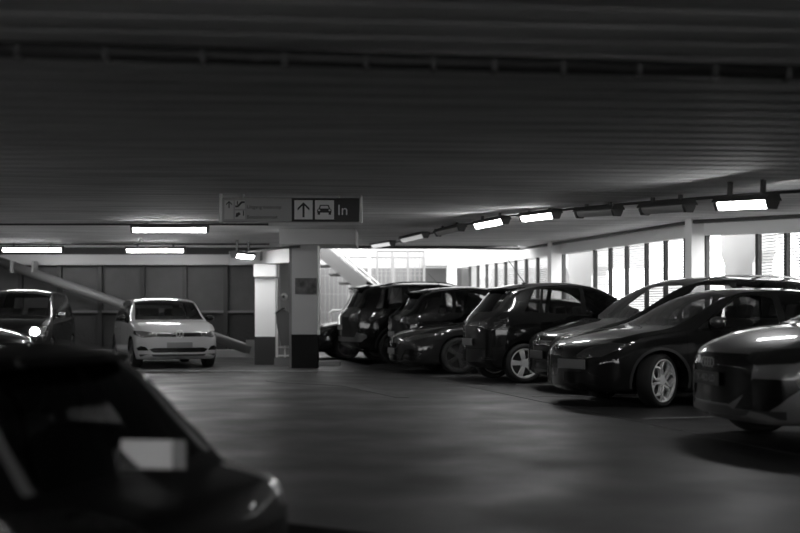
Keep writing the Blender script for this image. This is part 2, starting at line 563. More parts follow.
        bar(b2, (sx, sy-0.17, sz), (sx, sy+0.17, sz), 0.05, 0.03); bar(b2, (sx, sy, sz), (sx-0.2, sy, sz-0.08), 0.06, 0.06)
        link_mesh('steering_wheel', b2, 'dash', root, smooth=True)
    # wipers and antenna
    if sp.get('antenna'):
        ax, al, slope = sp['antenna']
        b2 = bmesh.new(); z0 = S.T(ax)
        if al < 0.12:
            prism(b2, [(ax, z0-0.01), (ax+0.18, z0-0.01), (ax+0.17, z0+al), (ax+0.12, z0+al*0.9)], -0.02, 0.02)
        else:
            box(b2, (ax, 0, z0+0.005), (0.10, 0.04, 0.03), bev=0.01)
            tube(b2, [(ax, 0, z0+0.01), (ax+al*slope, 0, z0+al)], [0.009, 0.004], 8)
        link_mesh('antenna', fix(b2), 'black', root)
    if sp.get('roof_rails'):
        for sg_ in (-1, 1):
            b2 = bmesh.new(); a0, a1 = sp['roof_rails']
            pts = [(a0+(a1-a0)*i/10, sg_*(S.rail_y(a0+(a1-a0)*i/10)-0.01), S.rail(a0+(a1-a0)*i/10)+0.015+0.05*math.sin(PI*i/10)**0.4) for i in range(11)]
            tube(b2, pts, 0.016, 8)
            link_mesh('roof_rail', b2, sp.get('rail_mat', 'black'), root, smooth=True)
    if sp.get('spoiler'):
        a0, a1, hw, z0, z1 = sp['spoiler']
        b2 = bmesh.new(); n = 10; rows = []
        for i in range(n+1):
            y = -hw+2*hw*i/n; e = (abs(y)/hw)**4
            rows.append([b2.verts.new(p) for p in ((a0, y, z0+0.02-0.05*e), (a1-0.09*e, y, z1-0.02*e), (a1-0.09*e-0.01, y, z1-0.035-0.015*e), (a0, y, z0-0.06-0.04*e))])
        for A, B2 in zip(rows, rows[1:]):
            for j in range(4): b2.faces.new((A[j], A[(j+1) % 4], B2[(j+1) % 4], B2[j]))
        b2.faces.new(rows[0]); b2.faces.new(rows[-1][::-1])
        link_mesh('roof_spoiler', fix(b2), sp.get('spoiler_mat', paint), root, smooth=False)
    # number plates: (end, y, z, w, h, material, text)
    for (end, y, z, w, h, m, txt) in sp.get('plates', []):
        x = nose_x(S, y, z, end)
        yaw = math.atan2(nose_x(S, y+.05, z, end)-nose_x(S, y-.05, z, end), .1)
        b2 = bmesh.new()
        box(b2, (0, 0, 0), (0.014, w, h), bev=0.004)
        po = link_mesh('number_plate', b2, m, root); po.location = (x, y, z); po.rotation_euler = (0, 0, -yaw)
        if txt:
            text_mesh('plate_lettering', txt, h*0.78, sp.get('plate_ink', 'dark'), po, (-0.008 if end < 0 else 0.008, 0, 0), (PI/2, 0, -PI/2 if end < 0 else PI/2), 0.001)
    root['_keep'] = 1; del root['_keep']
    return root, S

def nose_x(S, y, z, end):
    """x of the body surface at height z near the nose (end -1) or tail (end +1)"""
    L = S.L; best = None
    for i in range(0, 120):
        x = i*0.006 if end < 0 else L-i*0.006
        T, zb = S.T(x), S.zb(x)
        if zb <= z <= T-0.01:
            best = x; break
    if best is None: best = 0.1 if end < 0 else L-0.1
    X = S.place(best, y, z).x
    return X-0.012 if end < 0 else X+0.012

def disc_on(root, S, name, y, z, rad, end, m, dy=0.0):
    x = nose_x(S, y, z, end)
    b = bmesh.new()
    return x, b

def ring_emblem(root, S, y, z, rad, thick, end, m='chrome', star=None, lines=None, name='badge', extra=None):
    """ring lying on the nose, with an optional three-point star or inner strokes"""
    x = nose_x(S, y, z, end)-0.006*(1 if end < 0 else -1)
    b = bmesh.new(); n = 28
    def ring(cy, cz, R):
        rg = []
        for i in range(n):
            a = 2*PI*i/n; c = Vector((x, cy+R*math.cos(a), cz+R*math.sin(a)))
            rd = Vector((0, math.cos(a), math.sin(a)))
            rg.append([b.verts.new(c+rd*thick*math.cos(q)+Vector((thick*math.sin(q), 0, 0))) for q in (0, PI/2, PI, 3*PI/2)])
        for i in range(n):
            for j in range(4): b.faces.new((rg[i][j], rg[(i+1) % n][j], rg[(i+1) % n][(j+1) % 4], rg[i][(j+1) % 4]))
    ring(y, z, rad)
    for cy in (extra or []): ring(cy, z, rad)
    for (p, q) in (lines or []):
        bar(b, (x, y+p[0]*rad, z+p[1]*rad), (x, y+q[0]*rad, z+q[1]*rad), thick*1.3, thick*1.3, roll_up=Vector((1, 0, 0)))
    return link_mesh(name, fix(b), m, root)
STAR = [((0, 0), (0, .95)), ((0, 0), (-.82, -.48)), ((0, 0), (.82, -.48))]
VW = [((-.42, .85), (0, .08)), ((.42, .85), (0, .08)), ((-.86, .35), (-.36, -.85)), ((-.36, -.85), (0, -.08)), ((0, -.08), (.36, -.85)), ((.36, -.85), (.86, .35))]
# ------------------------------------------------------------------ paints
def paint(name, col, rough=0.35, coat=1.0, metal=0.0):
    return mat('paint_'+name, col, rough, metal, coat=coat, coat_rough=0.03, spec=0.12)
P_BLACK = paint('black', 0.004)
P_BLACK2 = paint('soft_black', 0.006, 0.4)
P_DARK = paint('dark_grey', 0.030, 0.4, metal=0.3)
P_GREY = paint('mid_grey', 0.085, 0.4, metal=0.4)
P_WHITE = paint('white', 0.35, 0.4)
MAT_BLACK = lambda: mat('black_plastic', 0.012, 0.45)

def spec(L, W, hood, cowl, roof, tail, **k):
    """hood: [(x,z)...] up to the cowl, cowl: x of the screen base, roof: [(x,z)...], tail: [(x,z)...]"""
    d = dict(L=L, W=W, top=hood+roof+tail)
    d.update(k)
    return d

PLAN = lambda L, f=0.80, r=0.86: [(0, f-.16), (0.03, f-.03), (0.12, f+0.085), (0.35, 0.965), (0.9, 0.995), (L*0.5, 1.0), (L-0.9, 0.99), (L-0.35, 0.965), (L-0.12, r+0.045), (L-.03, r-.04), (L, r-.14)]
BOT = lambda L, zf=0.22, zm=0.19: [(0, zf+0.06), (0.12, zf), (0.7, zm), (L-0.8, zm), (L-0.15, zf+0.03), (L, zf+0.13)]

def hatch_seams(L, xd, xb, xc, z0=0.30, z1=0.95):
    return [(xd, z0, xd-0.02, z1), (xb, z0, xb+0.03, z1), (xc-0.02, 0.55, xc+0.12, z1+0.02)]

# ---- white hatchback seen from the front
SP_WHITE = dict(
    L=4.05, W=0.875, paint=P_WHITE, r=0.312, xf=0.82, wb=2.55, rim='five', rim_mat='alloy_dark',
    top=[(0, 0.690), (.03, 0.757), (.10, 0.804), (.3, 0.878), (.7, 0.958), (1.0, 1.000), (1.1, 1.038), (1.75, 1.415), (2.05, 1.472), (2.5, 1.487), (3.2, 1.451), (3.52, 1.405), (3.80, 1.124), (3.92, 0.995), (4.0, 0.942), (4.05, 0.868)],
    belt=[(0, .62), (.8, .90), (1.2, .93), (3.0, .97), (4.05, .95)], plan=PLAN(4.05, .83, .86), bottom=BOT(4.05, .19, .18),
    windscreen=(1.09, 1.78), screen_bulge=.11, side_glass=[(1.28, 2.22, 1.82, 2.24), (2.30, 3.05, 2.32, 2.98), (3.12, 3.42, 3.05, 3.2)],
    rear_glass=(1.02, 1.34, .58, .50), tumble=.12,
    gaps=[(1.22, .28, 1.20, .93), (2.26, .28, 2.27, .95), (3.0, .62, 3.1, .97), (1.25, .27, 3.0, .27)],
    patches=[
        ('grille', 'trim', 'front', [(-.46, .655), (.46, .655), (.44, .735), (-.44, .735)], False),
        ('headlamp', 'lamp', 'front', [(.455, .655), (.72, .635), (.84, .69), (.87, .775), (.72, .775), (.46, .735)], True),
        ('lower_grille', 'trim', 'front', [(-.52, .335), (.52, .335), (.60, .40), (.50, .43), (-.50, .43), (-.60, .40)], False),
        ('fog_lamp_recess', 'trim', 'front', [(.60, .375), (.80, .375), (.82, .43), (.75, .47), (.66, .45)], True),
        ('lower_lip', 'black', 'front', [(-.76, .255), (.76, .255), (.78, .30), (-.78, .30)], False),
        ('tail_lamp', 'taillamp', 'rear', [(.45, .80), (.9, .80), (.9, .98), (.5, .95)], True),
    ],
    handles=[(2.10, .80), (3.0, .82)], seats=[1.75, 2.75], antenna=(3.0, .20, .6), mirror=(1.50, None), mirror_mat='trim',
    plates=[(-1, 0, .485, .52, .115, 'plate', ''), (1, 0, .72, .52, .115, 'plate', '')])

# ---- black compact with the rounded nose and bright looped wheels
SP_COMPACT = dict(
    L=4.35, W=0.895, paint=P_BLACK2, r=0.325, xf=1.0, wb=2.6, rim='loops', rim_mat='alloy', steer=0.52,
    top=[(0, .62), (.03, .69), (.10, .755), (.3, .83), (.7, .915), (1.15, .985), (1.27, 1.03), (2.0, 1.39), (2.35, 1.455), (2.8, 1.468), (3.4, 1.43), (3.75, 1.36), (4.1, 1.08), (4.25, .98), (4.32, .92), (4.35, .8)],
    belt=[(0, .60), (.8, .86), (1.3, .92), (3.0, .98), (4.35, .98)], plan=PLAN(4.35, .74, .84), bottom=BOT(4.35, .19, .18), sweep_f=.32,
    windscreen=(1.26, 2.04), screen_bulge=.14, side_glass=[(1.50, 2.62, 2.12, 2.60), (2.72, 3.45, 2.70, 3.30)],
    rear_glass=(1.03, 1.32, .56, .48), tumble=.14,
    gaps=[(1.36, .28, 1.34, .93), (2.66, .28, 2.68, .97), (3.3, .6, 3.42, .98)],
    patches=[
        ('shield_grille', 'trim', 'front', [(-.04, .36), (.04, .36), (.14, .56), (.17, .68), (.11, .73), (-.11, .73), (-.17, .68), (-.14, .56)], False),
        ('headlamp', 'lamp', 'front', [(.44, .62), (.56, .585), (.74, .62), (.84, .70), (.86, .775), (.74, .785), (.55, .72)], True),
        ('lower_intake', 'trim', 'front', [(.20, .28), (.70, .28), (.74, .36), (.60, .43), (.24, .42)], True),
        ('tail_lamp', 'taillamp', 'rear', [(.45, .82), (.9, .80), (.9, .95), (.5, .93)], True),
    ],
    handles=[(2.5, .82)], seats=[2.0, 2.95], mirror=(1.72, None), mirror_mat=mat('paint_mirror_grey', 0.10, 0.3, 0.5, coat=1.0), arch_trim=(paint('arch', 0.05, 0.35), .035),
    plates=[(-1, -.39, .52, .50, .115, mat('pale_plate', 0.22, .5), '')])

# ---- black people carrier behind it
SP_MPV = dict(
    L=4.75, W=0.93, paint=P_BLACK2, r=0.33, xf=0.95, wb=2.85, rim='ten', rim_mat='alloy_dark',
    top=[(0, .68), (.03, .76), (.10, .83), (.3, .90), (.7, 1.0), (1.0, 1.07), (1.1, 1.12), (2.0, 1.59), (2.35, 1.665), (2.9, 1.70), (3.8, 1.68), (4.3, 1.60), (4.55, 1.25), (4.68, 1.10), (4.75, .95)],
    belt=[(0, .62), (.8, .94), (1.2, 1.0), (3.2, 1.05), (4.75, 1.06)], plan=PLAN(4.75, .80, .90), bottom=BOT(4.75, .22, .2),
    windscreen=(1.09, 2.06), screen_bulge=.14, side_glass=[(1.55, 2.75, 2.2, 2.75), (2.85, 3.75, 2.85, 3.70), (3.85, 4.35, 3.82, 4.15)],
    rear_glass=(1.12, 1.52, .62, .55), tumble=.15, surround='trim', spec_rails=True, roof_rails=(2.35, 4.2), rail_mat='chrome',
    gaps=[(1.4, .3, 1.38, 1.0), (2.8, .3, 2.8, 1.03)],
    patches=[
        ('grille', 'trim', 'front', [(-.40, .66), (.40, .66), (.43, .80), (-.43, .80)], False),
        ('grille_bar', 'chrome', 'front', [(-.40, .725), (.40, .725), (.41, .737), (-.41, .737)], False),
        ('headlamp', 'lamp', 'front', [(.44, .66), (.74, .66), (.88, .74), (.88, .84), (.70, .84), (.45, .80)], True),
        ('lower_grille', 'trim', 'front', [(-.62, .32), (.62, .32), (.62, .44), (-.62, .44)], False),
        ('tail_lamp', 'taillamp', 'rear', [(.6, .85), (.93, .85), (.9, 1.2), (.65, 1.2)], True)],
    handles=[(2.6, .9)], seats=[1.95, 3.0], mirror=(1.62, None),
    plates=[(-1, 0, .53, .52, .115, 'black', '')])

# ---- dark hatchback parked nose in, bright five spoke wheel, long aerial
SP_HATCH = dict(
    L=4.06, W=0.86, paint=P_BLACK, r=0.325, xf=0.80, wb=2.56, rim='five', rim_mat='alloy',
    top=[(0, .74), (.03, .82), (.10, .88), (.3, .96), (.7, 1.04), (1.0, 1.09), (1.1, 1.13), (1.8, 1.52), (2.1, 1.62), (2.5, 1.655), (2.9, 1.645), (3.3, 1.60), (3.5, 1.55), (3.80, 1.24), (3.93, 1.12), (4.02, 1.02), (4.06, .93)],
    belt=[(0, .66), (.8, .99), (1.2, 1.05), (3.0, 1.12), (3.7, 1.16), (4.06, 1.1)], plan=PLAN(4.06, .83, .85), bottom=BOT(4.06, .2, .19),
    windscreen=(1.09, 1.82), side_glass=[(1.35, 2.28, 1.88, 2.28), (2.36, 3.08, 2.36, 2.98), (3.12, 3.36, 3.02, 3.14)],
    rear_glass=(1.16, 1.51, .58, .50), tumble=.12, spoiler=(3.24, 3.62, .54, 1.60, 1.555), sweep_r=.22,
    gaps=[(2.32, .28, 2.33, .98), (3.0, .62, 3.12, .97)],
    patches=[
        ('tail_lamp', 'taillamp', 'rear', [(.40, .88), (.86, .86), (.86, 1.06), (.62, 1.065), (.42, 1.0)], True),
        ('tail_lamp', 'taillamp', 'side', [(3.78, .88), (4.1, .86), (4.1, 1.06), (3.82, 1.065), (3.62, 1.03)], False),
        ('tailgate_seam', 'dark', 'rear', [(-.66, .55), (.66, .55), (.66, .562), (-.66, .562)], False),
        ('rear_reflector', 'taillamp', 'rear', [(.50, .38), (.74, .38), (.74, .42), (.50, .42)], True),
        ('headlamp', 'lamp', 'front', [(.44, .66), (.74, .64), (.84, .72), (.72, .78), (.46, .74)], True)],
    handles=[(2.05, .95), (2.98, .99)], seats=[1.8, 2.75], antenna=(3.05, .52, 0.75), mirror=(1.50, None),
    plates=[(1, 0.0, .66, .52, .115, mat('pale_plate2', 0.11, .5), '')])

# ---- dark grey saloon-nosed hatch with a star
SP_STAR = dict(
    L=4.42, W=0.90, paint=paint('graphite', 0.016, 0.35, metal=0.2), r=0.342, xf=1.07, wb=2.65, rim='twin', rim_mat='alloy_dark', tyre_w=.215,
    top=[(0, .58), (.03, .66), (.10, .735), (.3, .81), (.7, .89), (1.2, .955), (1.32, 1.0), (2.1, 1.36), (2.45, 1.425), (2.9, 1.44), (3.5, 1.40), (3.85, 1.33), (4.2, 1.06), (4.34, .97), (4.4, .90), (4.42, .8)],
    belt=[(0, .56), (.8, .83), (1.3, .90), (3.0, .96), (4.42, .97)], plan=PLAN(4.42, .80, .86), bottom=BOT(4.42, .17, .17), sweep_f=.26,
    windscreen=(1.31, 2.14), screen_bulge=.14, side_glass=[(1.55, 2.7, 2.2, 2.68), (2.8, 3.5, 2.78, 3.4)],
    rear_glass=(1.0, 1.3, .56, .48), tumble=.14,
    gaps=[(1.42, .28, 1.40, .92), (2.75, .28, 2.76, .95)],
    patches=[
        ('grille', 'trim', 'front', [(-.30, .47), (.30, .47), (.44, .60), (.36, .68), (-.36, .68), (-.44, .60)], False),
        ('headlamp', 'lamp', 'front', [(.47, .655), (.60, .60), (.76, .64), (.87, .72), (.86, .76), (.68, .74)], True),
        ('side_intake', 'trim', 'front', [(.42, .25), (.78, .25), (.84, .40), (.74, .47), (.58, .46)], True),
        ('lower_intake', 'trim', 'front', [(-.38, .25), (.38, .25), (.34, .35), (-.34, .35)], False),
        ('tail_lamp', 'taillamp', 'rear', [(.45, .82), (.9, .80), (.9, .95), (.5, .93)], True)],
    handles=[(2.6, .82)], seats=[2.05, 3.0], mirror=(1.78, None),
    plates=[(-1, 0, .42, .52, .115, 'plate', '')])

# ---- black small crossover parked nose in with the rounded rear side window
SP_CROSS = dict(
    L=4.2, W=0.88, paint=P_BLACK, r=0.34, xf=0.85, wb=2.58, rim='five', rim_mat='alloy_dark',
    top=[(0, 0.788), (.03, 0.873), (.10, 0.937), (.3, 1.012), (.7, 1.086), (1.0, 1.140), (1.1, 1.193), (1.8, 1.597), (2.1, 1.672), (2.6, 1.704), (3.2, 1.672), (3.55, 1.619), (3.70, 1.555), (3.98, 1.235), (4.08, 1.150), (4.16, 1.086), (4.2, 0.990)],
    belt=[(0, .66), (.8, .98), (1.2, 1.04), (3.0, 1.12), (4.2, 1.12)], plan=PLAN(4.2, .83, .86), bottom=BOT(4.2, .24, .22),
    windscreen=(1.09, 1.82), side_glass=[(1.35, 2.28, 1.9, 2.28), (2.36, 3.05, 2.36, 3.0), (3.12, 3.42, 3.08, 3.25)],
    rear_glass=(1.2, 1.55, .58, .50), tumble=.13, spoiler=(3.5, 3.86, .52, 1.62, 1.58),
    gaps=[(2.32, .3, 2.33, 1.1)],
    patches=[
        ('tail_lamp', 'taillamp', 'rear', [(.46, .93), (.88, .90), (.88, 1.07), (.60, 1.08)], True),
        ('headlamp', 'lamp', 'front', [(.44, .70), (.74, .70), (.84, .82), (.72, .86), (.46, .80)], True)],
    handles=[(2.05, .95)], seats=[1.8, 2.75], mirror=(1.52, None), antenna=(3.1, .30, 1.0),
    plates=[(1, 0, .70, .52, .115, 'plate', '')])

# ---- tall black sport utility vehicle parked nose in
SP_SUV = dict(
    L=4.9, W=0.98, paint=P_BLACK, r=0.385, xf=0.92, wb=2.92, rim='five', rim_mat='alloy_dark', tyre_w=.25,
    top=[(0, .90), (.03, .98), (.10, 1.04), (.3, 1.10), (.8, 1.16), (1.2, 1.20), (1.32, 1.25), (2.0, 1.70), (2.3, 1.79), (2.8, 1.84), (3.6, 1.83), (4.2, 1.78), (4.48, 1.73), (4.70, 1.36), (4.78, 1.24), (4.86, 1.14), (4.9, 1.06)],
    belt=[(0, .8), (.8, 1.10), (1.3, 1.15), (3.0, 1.20), (4.9, 1.24)], plan=PLAN(4.9, .84, .88), bottom=BOT(4.9, .32, .28), sweep_r=.2,
    windscreen=(1.31, 2.05), side_glass=[(1.6, 2.65, 2.15, 2.65), (2.75, 3.55, 2.75, 3.50), (3.68, 4.28, 3.66, 4.1)],
    rear_glass=(1.27, 1.66, .66, .58), tumble=.15, glass_rear='glass_dark', spoiler=(4.35, 4.66, .60, 1.76, 1.72),
    gaps=[(2.7, .38, 2.7, 1.18), (3.6, .6, 3.68, 1.2)], roof_rails=(2.3, 4.3),
    patches=[
        ('tail_lamp', 'taillamp', 'rear', [(.58, .96), (.98, .94), (.98, 1.26), (.70, 1.26)], True),
        ('tail_lamp', 'taillamp', 'side', [(4.55, .98), (5, .96), (5, 1.24), (4.66, 1.26)], False),
        ('bumper_trim', 'alloy_dark', 'rear', [(-.9, .50), (.9, .50), (.96, .64), (.86, .72), (.80, .60), (-.80, .60), (-.86, .72), (-.96, .64)], False),
        ('headlamp', 'lamp', 'front', [(.55, .85), (.9, .85), (.9, 1.0), (.6, .98)], True)],
    handles=[(2.5, 1.02), (3.5, 1.05)], seats=[2.1, 3.2], antenna=(4.12, .07, 0), mirror=(1.78, None),
    plates=[(1, 0, .82, .52, .115, 'plate', '')], arch_trim=('black', .05))

# ---- grey electric sport utility vehicle nearest on the right
SP_ELECTRIC = dict(
    L=4.59, W=0.932, paint=paint('slate', 0.17, 0.38, metal=0.25), r=0.36, xf=0.87, wb=2.76, rim='ten', rim_mat='alloy_dark', tyre_w=.24,
    top=[(0, .70), (.03, .79), (.09, .855), (.25, .925), (.6, 1.01), (1.05, 1.07), (1.16, 1.12), (2.0, 1.55), (2.35, 1.62), (2.8, 1.635), (3.6, 1.60), (4.0, 1.54), (4.3, 1.25), (4.45, 1.12), (4.54, 1.05), (4.59, .95)],
    belt=[(0, .66), (.8, .96), (1.2, 1.0), (3.0, 1.05), (4.59, 1.08)], plan=PLAN(4.59, .80, .88), bottom=BOT(4.59, .22, .22), sweep_f=.30,
    windscreen=(1.15, 2.05), screen_bulge=.14, side_glass=[(1.5, 2.65, 2.12, 2.65), (2.75, 3.55, 2.75, 3.5), (3.65, 4.0, 3.62, 3.8)],
    rear_glass=(1.15, 1.5, .62, .54), tumble=.15,
    gaps=[(1.4, .35, 1.38, 1.0), (2.7, .35, 2.7, 1.03)], arch_trim=(paint('slate_arch', 0.11, 0.4), .06),
    patches=[
        ('radiator_grille', 'trim', 'front', [(-.34, .37), (.34, .37), (.58, .50), (.60, .72), (.50, .80), (-.50, .80), (-.60, .72), (-.58, .50)], False),
        ('headlamp', 'lamp_dark', 'front', [(.50, .76), (.62, .705), (.84, .73), (.93, .80), (.93, .86), (.80, .855), (.52, .815)], True),
        ('side_intake', 'trim', 'front', [(.40, .335), (.72, .335), (.80, .40), (.88, .52), (.86, .60), (.60, .60), (.54, .50)], True),
        ('lower_lip', 'black', 'front', [(-.80, .20), (.80, .20), (.82, .34), (.40, .33), (.32, .355), (-.32, .355), (-.40, .33), (-.82, .34)], False),
        ('tail_lamp', 'taillamp', 'rear', [(.3, .95), (.93, .92), (.93, 1.05), (.3, 1.05)], True)],
    handles=[(2.5, .92)], seats=[1.95, 2.9], mirror=(1.66, None),
    plates=[(-1, 0, .575, .50, .115, mat('dim_plate', .04, .5, spec=.2), 'X-482-LD')], plate_ink='plate')
M['lamp_dark'] = lambda: mat('smoked_headlamp', 0.03, 0.07, 0.3, coat=1.0, bump=(16, 0.35))

# ---- small black van-like car with a lit headlamp
SP_BOXY = dict(
    L=4.0, W=0.86, paint=P_BLACK, r=0.31, xf=0.80, wb=2.5, rim='five', rim_mat='alloy_dark',
    top=[(0, 0.742), (.03, 0.827), (.08, 0.914), (.25, 1.001), (.6, 1.067), (.85, 1.111), (.95, 1.174), (1.4, 1.566), (1.7, 1.648), (2.2, 1.674), (3.2, 1.658), (3.65, 1.607), (3.82, 1.288), (3.9, 1.154), (3.96, 1.022), (4.0, 0.914)],
    belt=[(0, .7), (.6, .95), (1.0, 1.0), (3.0, 1.03), (4.0, 1.05)], plan=PLAN(4.0, .86, .90), bottom=BOT(4.0, .2, .2),
    windscreen=(.94, 1.44), side_glass=[(1.08, 2.0, 1.5, 2.0), (2.1, 2.85, 2.1, 2.85), (2.95, 3.45, 2.95, 3.4)], rear_glass=(1.1, 1.5, .6, .54), tumble=.10,
    gaps=[(1.05, .3, 1.04, 1.0), (2.05, .3, 2.05, 1.0)], roof_rails=None,
    patches=[
        ('grille', 'trim', 'front', [(-.45, .66), (.45, .66), (.42, .76), (-.42, .76)], False),
        ('headlamp', 'lamp', 'front', [(.50, .66), (.82, .66), (.86, .78), (.78, .86), (.52, .82)], True)],
    handles=[(1.9, .88), (2.8, .9)], seats=[1.5, 2.6], mirror=(1.28, None), mirror_mat='chrome',
    plates=[(-1, 0, .45, .52, .115, 'plate', '')])

# ---- plain black hatch used for the half hidden cars
SP_LOW = dict(SP_COMPACT, rim='five', rim_mat='alloy_dark', steer=0.0, paint=P_BLACK, arch_trim=None, mirror_mat=P_BLACK,
    patches=[('grille', 'trim', 'front', [(-.45, .58), (.45, .58), (.42, .68), (-.42, .68)], False)]+[p for p in SP_COMPACT['patches'] if p[0] not in ('shield_grille',)],
    plates=[(-1, 0, .48, .52, .115, 'plate', '')])

# ---- blurred hatchback in the near left corner, seen from behind
SP_NEAR = dict(
    L=4.55, W=0.885, paint=paint('dull_black', 0.006, 0.55, coat=0.15), r=0.32, xf=0.85, wb=2.6, rim='five', rim_mat='alloy_dark',
    top=[(0, .68), (.03, .75), (.10, .80), (.3, .87), (.7, .94), (1.0, .99), (1.1, 1.03), (1.8, 1.36), (2.1, 1.41), (2.6, 1.425), (3.3, 1.415), (3.56, 1.39), (3.70, 1.33), (4.06, .93), (4.15, .87), (4.3, .84), (4.46, .80), (4.52, .74), (4.55, .66)],
    belt=[(0, .62), (.8, .90), (1.2, .94), (3.0, .99), (4.0, .96), (4.55, .90)], plan=PLAN(4.55, .83, .88), bottom=BOT(4.55, .2, .19),
    windscreen=(1.09, 1.82), side_glass=[(1.35, 2.3, 1.88, 2.3), (2.38, 3.1, 2.38, 3.0), (3.18, 3.5, 3.1, 3.3)],
    rear_glass=(.90, 1.34, .62, .52), tumble=.13, spoiler=(3.5, 3.80, .56, 1.40, 1.375),
    gaps=[(2.34, .28, 2.34, .98)],
    patches=[
        ('window_trim', mat('pillar_highlight_grey', .35, .4, .5), 'rear', [(.655, .90), (.715, .90), (.60, 1.33), (.545, 1.33)], True),  # lighter strip paints the lit streak along the rear pillar edge
        ('tail_lamp', 'taillamp', 'rear', [(.52, .68), (.9, .66), (.9, .85), (.60, .85)], True),
        ('headlamp', 'lamp', 'front', [(.44, .66), (.74, .64), (.84, .72), (.72, .78), (.46, .74)], True)],
    handles=[(2.2, .84), (3.1, .86)], seats=[1.8, 2.8], mirror=(1.52, None),
    plates=[(1, 0, .55, .52, .12, 'plate', '')])

# ------------------------------------------------------------------ the car park grid
UX, UY = -0.249, 0.9685            # along the row of parked cars, away from the camera
def st(s, t, z=0.0):               # s along the row, t across it towards the louvred wall
    return (UX*s+UY*t, UY*s-UX*t, z)
OUT = math.atan2(0.249, 0.9685); IN = OUT+PI

def park_out(name, sp, s, t, label, dz=0.0, turn=0.0, **k): return car(name, sp, st(s, t, dz), OUT+turn, label, **k)
def park_in(name, sp, s, t_tail, label, dz=0.0, turn=0.0, **k): return car(name, sp, st(s, t_tail+sp['L'], dz), IN+turn, label, **k)

GR = 'cars parked in the row by the louvred wall'
c_el, S_ = park_out('parked_suv', SP_ELECTRIC, 8.75, 5.03, 'slate grey SUV with wide dark grille, nearest car on the right', group=GR, turn=math.radians(-6))
ring_emblem(c_el, S_, -.09, .715, .037, .006, -1, mat('badge_silver', .6, .35, .3), extra=[-.09+.056, -.09+.112, -.09+.168], name='ring_badge')
c_al, S_ = park_out('parked_hatchback', SP_COMPACT, 13.0, 5.35, 'black hatchback with bright looped alloy wheel and pale offset number plate', group=GR)
ring_emblem(c_al, S_, 0, .70, .045, .007, -1, 'chrome', name='round_badge')
c_mp, S_ = park_out('parked_people_carrier', SP_MPV, 15.35, 6.03, 'tall black people carrier between the looped-wheel hatchback and the aerial hatchback', group=GR)
ring_emblem(c_mp, S_, 0, .74, .07, .008, -1, 'chrome', lines=VW)
c_ha, S_ = park_in('parked_hatchback', SP_HATCH, 17.7, 5.72, 'black hatchback parked tail out with long roof aerial and bright alloy wheel', group=GR)
c_st, S_ = park_out('parked_hatchback', SP_STAR, 20.55, 5.12, 'dark grey hatchback nosing out with a star badge and twin-spoke wheel', group=GR)
ring_emblem(c_st, S_, 0, .60, .085, .008, -1, 'chrome', lines=STAR, name='star_badge')
c_cr, S_ = park_in('parked_crossover', SP_CROSS, 22.8, 5.68, 'black crossover parked tail out between star-badged hatchback and tall SUV', group=GR)
c_su, S_ = park_in('parked_suv', SP_SUV, 24.9, 5.0, 'tall black SUV parked tail out with roof spoiler and short fin antenna', group=GR)
c_lo, S_ = park_out('parked_car', SP_LOW, 27.4, 4.5, 'black car mostly hidden beyond the tall SUV, nose by the grey column', group=GR)

c_wh, S_ = car('white_hatchback', SP_WHITE, (-4.48, 22.6, 0), math.radians(112), 'white hatchback facing the aisle in front of the dark panelled wall')
ring_emblem(c_wh, S_, 0, .71, .078, .0055, -1, mat('badge_silver', .6, .35, .3), lines=VW)
c_bo, S_ = car('black_car', SP_BOXY, (-8.08, 22.6, 0), math.radians(97), 'boxy black car with one lit headlamp left of the white hatchback')
c_le, S_ = car('black_car', SP_LOW, (-5.75, 16.9, 0), math.radians(166), 'black car nose just showing at the left edge, before the boxy car')
c_ne, S_ = car('near_car', SP_NEAR, (-4.98, 5.80, -0.41), math.radians(-17.2), 'blurred black car tail with added pale panel for a bright patch at its rear window, lower left corner')

PATCH_POS = (4.14, 0.02, .965)
# ------------------------------------------------------------------ the building
def ceil_z(x, y):
    s = UX*x+UY*y
    return 2.85-0.052*(18.2-clamp(s, 11.5, 18.2))
Y_EDGE = 28.3                       # the slab ends here on the right, open court beyond
X_COURT = -2.75
RIB = math.radians(5.0)

